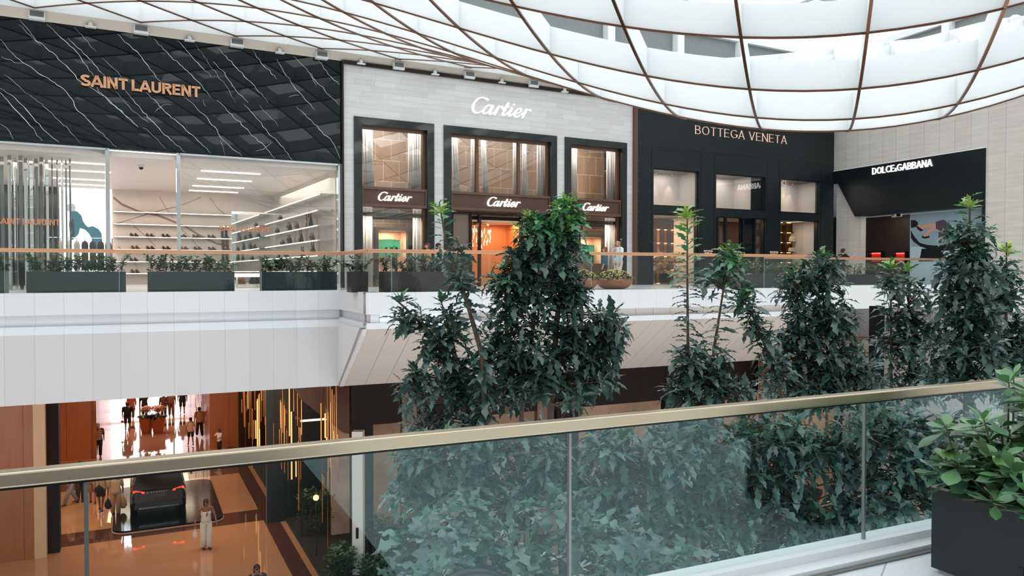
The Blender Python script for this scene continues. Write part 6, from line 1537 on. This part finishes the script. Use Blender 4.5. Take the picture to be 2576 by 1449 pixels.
mb = MB(); mb.loft([[CF.p(x * hw, -y, Z0 + z) for x, z in ((-.9, z0), (-1, z0 + .15), (-1, z1 - .2), (-.93, z1), (.93, z1), (1, z1 - .2), (1, z0 + .15), (.9, z0))] for y, hw, z0, z1 in body_sec]); part('body', mb, paint, car, bevel=.03)
mb = MB(); mb.loft([[CF.p(x * q, -y, Z0 + z) for x, z in ((-.93 * wb, zb), (-.78 * wt, zt_), (-.6 * wt, zt_ + .07), (.6 * wt, zt_ + .07), (.78 * wt, zt_), (.93 * wb, zb))] for y, q, wb, wt, zb, zt_ in ((.06, 1, 1, 1, .98, 1.62), (.5, 1, 1, 1.02, 1.04, 1.72), (2.4, 1, 1, 1.02, 1.06, 1.74), (3.0, 1, .98, .95, 1.05, 1.55), (3.6, 1, .95, .85, 1.02, 1.1))]); part('cabin', mb, paint, car, bevel=.03)
part('rear_window', MB().add([CF.p(x, n, Z0 + z) for x, n, z in ((-.82, -.035, 1.06), (.82, -.035, 1.06), (.68, -.035, 1.62), (-.68, -.035, 1.62))], [(0, 1, 2, 3)]), cglass, car)
tg_ = part('tailgate_panel', MB().box(CF, -.7, .7, -.02, .006, Z0 + .55, Z0 + .98), paint, car, bevel=.02)
for sd in (-1, 1):
    part('tail_light', MB().loft([[CF.p(sd * s, n, Z0 + z) for s, n, z in ((x, -.05 - (x - .5) * .1, .9 + (x - .5) * .12), (x, .018 - (x - .5) * .12, .9 + (x - .5) * .12), (x, .018 - (x - .5) * .12, .97 + (x - .5) * .16), (x, -.05 - (x - .5) * .1, .97 + (x - .5) * .16))] for x in (.5, .7, .9)]), tail, car, 'glowing red lamp')
    part('side_window', MB().add([CF.p(sd * .945, -y, Z0 + z) if z < 1.2 else CF.p(sd * .83, -y, Z0 + z) for y, z in ((.5, 1.1), (3.3, 1.1), (2.6, 1.58), (.6, 1.6))], [(0, 1, 2, 3) if sd > 0 else (3, 2, 1, 0)]), cglass, car)
    part('mirror', MB().ball(CF.p(sd * 1.08, -3.1, Z0 + 1.12), .1, 8, sx=1.1, sz=.8), paint, car, smooth=True)
    for y in (.95, 3.85):
        cc = CF.p(sd * .88, -y, Z0 + .38); ax = CF.u; ring_ = [[(cc[0] + ax[0] * o_ + r * math.cos(w) * -CF.v[0], cc[1] + ax[1] * o_ + r * math.cos(w) * -CF.v[1], cc[2] + r * math.sin(w)) for w in np.linspace(0, 2 * math.pi, 21)[:-1]] for o_, r in ((-.12, .36), (-.1, .38), (.1, .38), (.12, .36))]
        wh_ = part('wheel', MB().loft(ring_), tyre, car)
        part('hub_cap', MB().loft([[(cc[0] + ax[0] * o_ * sd + r * math.cos(w) * -CF.v[0], cc[1] + ax[1] * o_ * sd + r * math.cos(w) * -CF.v[1], cc[2] + r * math.sin(w)) for w in np.linspace(0, 2 * math.pi, 17)[:-1]] for o_, r in ((.1, .24), (.13, .22), (.135, .05))]), chrome, wh_)
part('bumper', MB().box(CF, -.86, .86, -.1, .05, Z0 + .3, Z0 + .5), trimc, car, bevel=.03); part('number_plate', MB().box(CF, -.26, .26, .004, .014, Z0 + .74, Z0 + .86), mat('plate grey', (70, 72, 76), .4), tg_)
part('exhaust_trim', MB().box(CF, -.7, .7, .03, .06, Z0 + .32, Z0 + .37), chrome, car); part('spoiler', MB().box(CF, -.7, .7, -.3, .1, Z0 + 1.64, Z0 + 1.7), paint, car, bevel=.02)
gl_ = glyphs(.16); gl_['Y'] = (.7, [[(0, 1), (.35, .5)], [(.7, 1), (.35, .5)], [(.35, .5), (.35, 0)]]); mb = MB(); xx = -.42
for ch in 'DISCOVERY':
    for s_ in gl_[ch][1]: stroke(mb, CF, [(xx + a * .06, Z0 + .9 + b * .05) for a, b in s_], [.009] * len(s_), .006, .012)
    xx += (gl_[ch][0] * .06 + .045)
part('badge', mb, chrome, tg_)

# ------------------------------------------------------------------ flower pots, golden rods, lamp, stair side
terra = mat('terracotta pot', (186, 104, 56), .45); orch = mat('orange beige blossom', (226, 160, 112), .6, var=.2)
for i, (x, y) in enumerate(((369, 1089), (398, 1088))):
    P = gp(x, y); t = thing('flower_pot', 'tall terracotta pot of orange orchids on the far mall floor, %s of two' % ('left', 'right')[i], 'flower pot', P, 'orchid pots'); h = .95
    mb = MB(); mb.loft([[(P[0] + sx * w_, P[1] + sy * w_, P[2] + z) for sx, sy in ((-1, -1), (1, -1), (1, 1), (-1, 1))] for z, w_ in ((0, .2), (h, .31), (h, .27), (h - .06, .26))]); part('pot', mb, terra, t)
    fol = Leaves(5, .14, .1, .5, .2, 3); fl = MB(); st = MB()
    for k in range(60): a = rnd.uniform(0, 6.28); fol.add((P[0] + .15 * math.cos(a), P[1] + .15 * math.sin(a), P[2] + h - .04), (math.cos(a), math.sin(a), rnd.uniform(.1, 1)), .4, rnd.uniform(0, .4))
    for k in range(22):
        a = rnd.uniform(0, 6.28); r_ = rnd.uniform(.15, .55); pts = [(P[0], P[1], P[2] + h - .05), (P[0] + r_ * .5 * math.cos(a), P[1] + r_ * .5 * math.sin(a), P[2] + h + .62), (P[0] + r_ * math.cos(a), P[1] + r_ * math.sin(a), P[2] + h + .45 * rnd.uniform(.6, 1.2))]; st.tube(pts, .008, 4)
        for f in np.linspace(.4, 1, 9): q = along(pts, f); fl.lathe([(.004, -.02), (.05, 0), (.055, .02), (.01, .035)], (q[0] + rnd.uniform(-.05, .05), q[1] + rnd.uniform(-.05, .05), q[2]), 6)
    fol.build('foliage', shrub_leaf, t, 80 + i); part('stems', st, twig_m, t); o = part('blossoms', fl, orch, t); o['kind'] = 'stuff'
rod_g = mat('golden rod', (226, 150, 84), .12, 1.0); rod_glow = mat('lit golden rod', (255, 190, 120), .3, emit=1.2)


def rods(label, spans, name='rod_chandelier'):
    P0 = at(spans[0][0], 1000, spans[0][4]); t = thing(name, label, 'chandelier', (P0[0], P0[1], -3.25), 'golden rod chandeliers'); mbx = []
    for x0, x1, y0, y1, Ya, Yb, n in spans:
        for k in range(n):
            x = x0 + (x1 - x0) * (k + rnd.random()) / n; Y = rnd.uniform(Ya, Yb); A = at(x, 1000, Y); zt = min(-3.22, at(x, rnd.uniform(950, y0 + (y1 - y0) * .5), Y)[2]); zb = max(Z_LOW + .5, zt - rnd.uniform(.5, 2.6)); zm = at(x, y1, Y)[2]; zb = max(zb, min(zm, zt - .4))
            part('rod', MB().tube([(A[0], A[1], zb), (A[0], A[1], zt)], rnd.uniform(.014, .026), 6), rod_glow if rnd.random() < .25 else rod_g, t)
            if zt < -3.3: part('wire', MB().tube([(A[0], A[1], zt), (A[0], A[1], -3.21)], .004, 4), rod_g, t)
    return t


rods('cascade of golden rods hanging over the edge of the polished floor', [(606, 700, 985, 1180, 29, 36, 34), (690, 760, 985, 1330, 26, 32, 26)])
rods('slim cluster of golden rods hanging left of the white column', [(806, 850, 990, 1420, 24.5, 27.5, 14)])
rods('golden rods hanging along the far right wall of the mall', [(488, 540, 985, 1080, 44, 54, 26)])
gl = at(795, 1252, 25.5); t = thing('globe_lamp', 'small glowing globe lamp on a thin post among the hanging rods', 'lamp', (gl[0], gl[1], Z_LOW))
part('globe', MB().ball(gl, .1, 14), mat('peach globe', (255, 196, 150), .4, emit=1.6), t, smooth=True); part('post', MB().tube([(gl[0], gl[1], Z_LOW + .1), (gl[0], gl[1], gl[2] - .09)], .015, 6), frame_black, t); part('foot', MB().lathe([(.14, 0), (.14, .11), (.02, .13)], (gl[0], gl[1], Z_LOW), 12), frame_black, t)
SF = Frame(at(800, 1000, 27.0)[:2], RAIL.u); q = [SF.px(x, y) for x, y in ((735, 958), (893, 950), (893, 1092), (866, 1090), (760, 1008))]
struct('wall_stair_side', MB().prism(SF, q[::-1], -.4, 0), brown_lite)
P = gp(330, 1353) * (1 + 6.2 / 9.5); lp = (P[0], P[1], -3.2); LPF = Frame(lp, RAIL.u)
t = thing('ceiling_light', 'row of five bright lamps in the lower mall ceiling, mirrored in the polished floor', 'ceiling light', (lp[0], lp[1], -3.3))
part('housing', MB().box(LPF, -.85, .85, -1.3, 1.3, -3.24, -3.19), white_paint, t)
for k in range(5): part('lens', MB().box(LPF, -.8 + .33 * k, -.55 + .33 * k, -1.2, 1.2, -3.26, -3.241), mat('cool lamp lens', (240, 246, 255), .4, emit=14), t)
a, za = SF.px(757, 1060, -.5); b, _ = SF.px(824, 1054, -.5); t = thing('strip_lamp', 'thin warm strip lamp on two dark posts under the slanting stair side', 'lamp', SF.p((a + b) / 2, -.57, Z_LOW))
part('tube', MB().box(SF, a, b, -.6, -.54, za - .03, za + .03), mat('warm strip lamp', (255, 210, 170), .4, emit=4), t)
for q_ in (a + .02, b - .02): part('post', MB().box(SF, q_ - .015, q_ + .015, -.585, -.555, Z_LOW, za - .03), frame_black, t)
RB = Frame(at(600, 1000, 40.0)[:2], RAIL.u)
struct('wall_rods_back', MB().box(RB, 0, RB.px(790, 1000)[0], -.3, 0, Z_LOW, -3.2), mat('dark bronze back panel', (48, 30, 22), .3, .3, var=.3, vscale=5, stretch=(6, 6, .1)))
struct('wall_stair_back', MB().box(SF, SF.px(700, 1000)[0], SF.px(960, 1000)[0], -3.2, -3.0, Z_LOW, -3.2), mat('dark green stair back', (22, 32, 32), .4))

# ------------------------------------------------------------------ escalator end below the near floor edge
E0 = at(1172, 1449, 6.2); t = thing('escalator', 'curved black escalator handrail rising at the bottom edge behind the glass', 'escalator', (E0[0], E0[1] + 4, -6.0))
EF = Frame((E0[0], E0[1]), (.86, .51)); tr_ = []; zt2_ = at(1160, 1429, 6.2)[2] - .05
for a in np.linspace(20, 160, 15): tr_.append(EF.p(.42 * math.cos(math.radians(a)) * 1.05, 0, zt2_ - .36 + .36 * math.sin(math.radians(a))))
tr_ = [EF.p(.42, 0, zt2_ - .75)] + tr_ + [EF.p(-.9, 0, zt2_ - .62), EF.p(-4, 0, zt2_ - 2.4), EF.p(-9.5, 0, zt2_ - 5.6)]
for off, nm in ((0, 'handrail'), (1.0, 'handrail')):
    part(nm, MB().tube([(p[0] + EF.v[0] * off, p[1] + EF.v[1] * off, p[2]) for p in tr_], .042, 8), mat('black rubber', (18, 20, 24), .35), t, smooth=True)
    mb = MB(); k0 = [(EF.sn(p)[0], p[2] - .05) for p in tr_]; low_ = [(s, z - .85) for s, z in (k0[-1], k0[-2], k0[-3])] + [(.4, zt2_ - 1.0)]
    mb.prism(EF, (k0 + low_)[::-1], off - .008, off + .008); part('glass_side', mb, glass_near, t)
    part('steel_strip', MB().tube([(p[0] + EF.v[0] * off, p[1] + EF.v[1] * off, p[2] - .06) for p in tr_], .03, 6), mat('blue steel strip', (128, 164, 180), .25, .8), t, smooth=True)
mb = MB(); mb.prism(EF, [(.5, zt2_ - 1.0), (-1.0, zt2_ - 1.1), (-9.5, zt2_ - 6.3), (-9.5, zt2_ - 7.0), (-.8, zt2_ - 1.9), (.5, zt2_ - 1.8)][::-1], -.2, 1.2); part('truss', mb, frame_black, t)
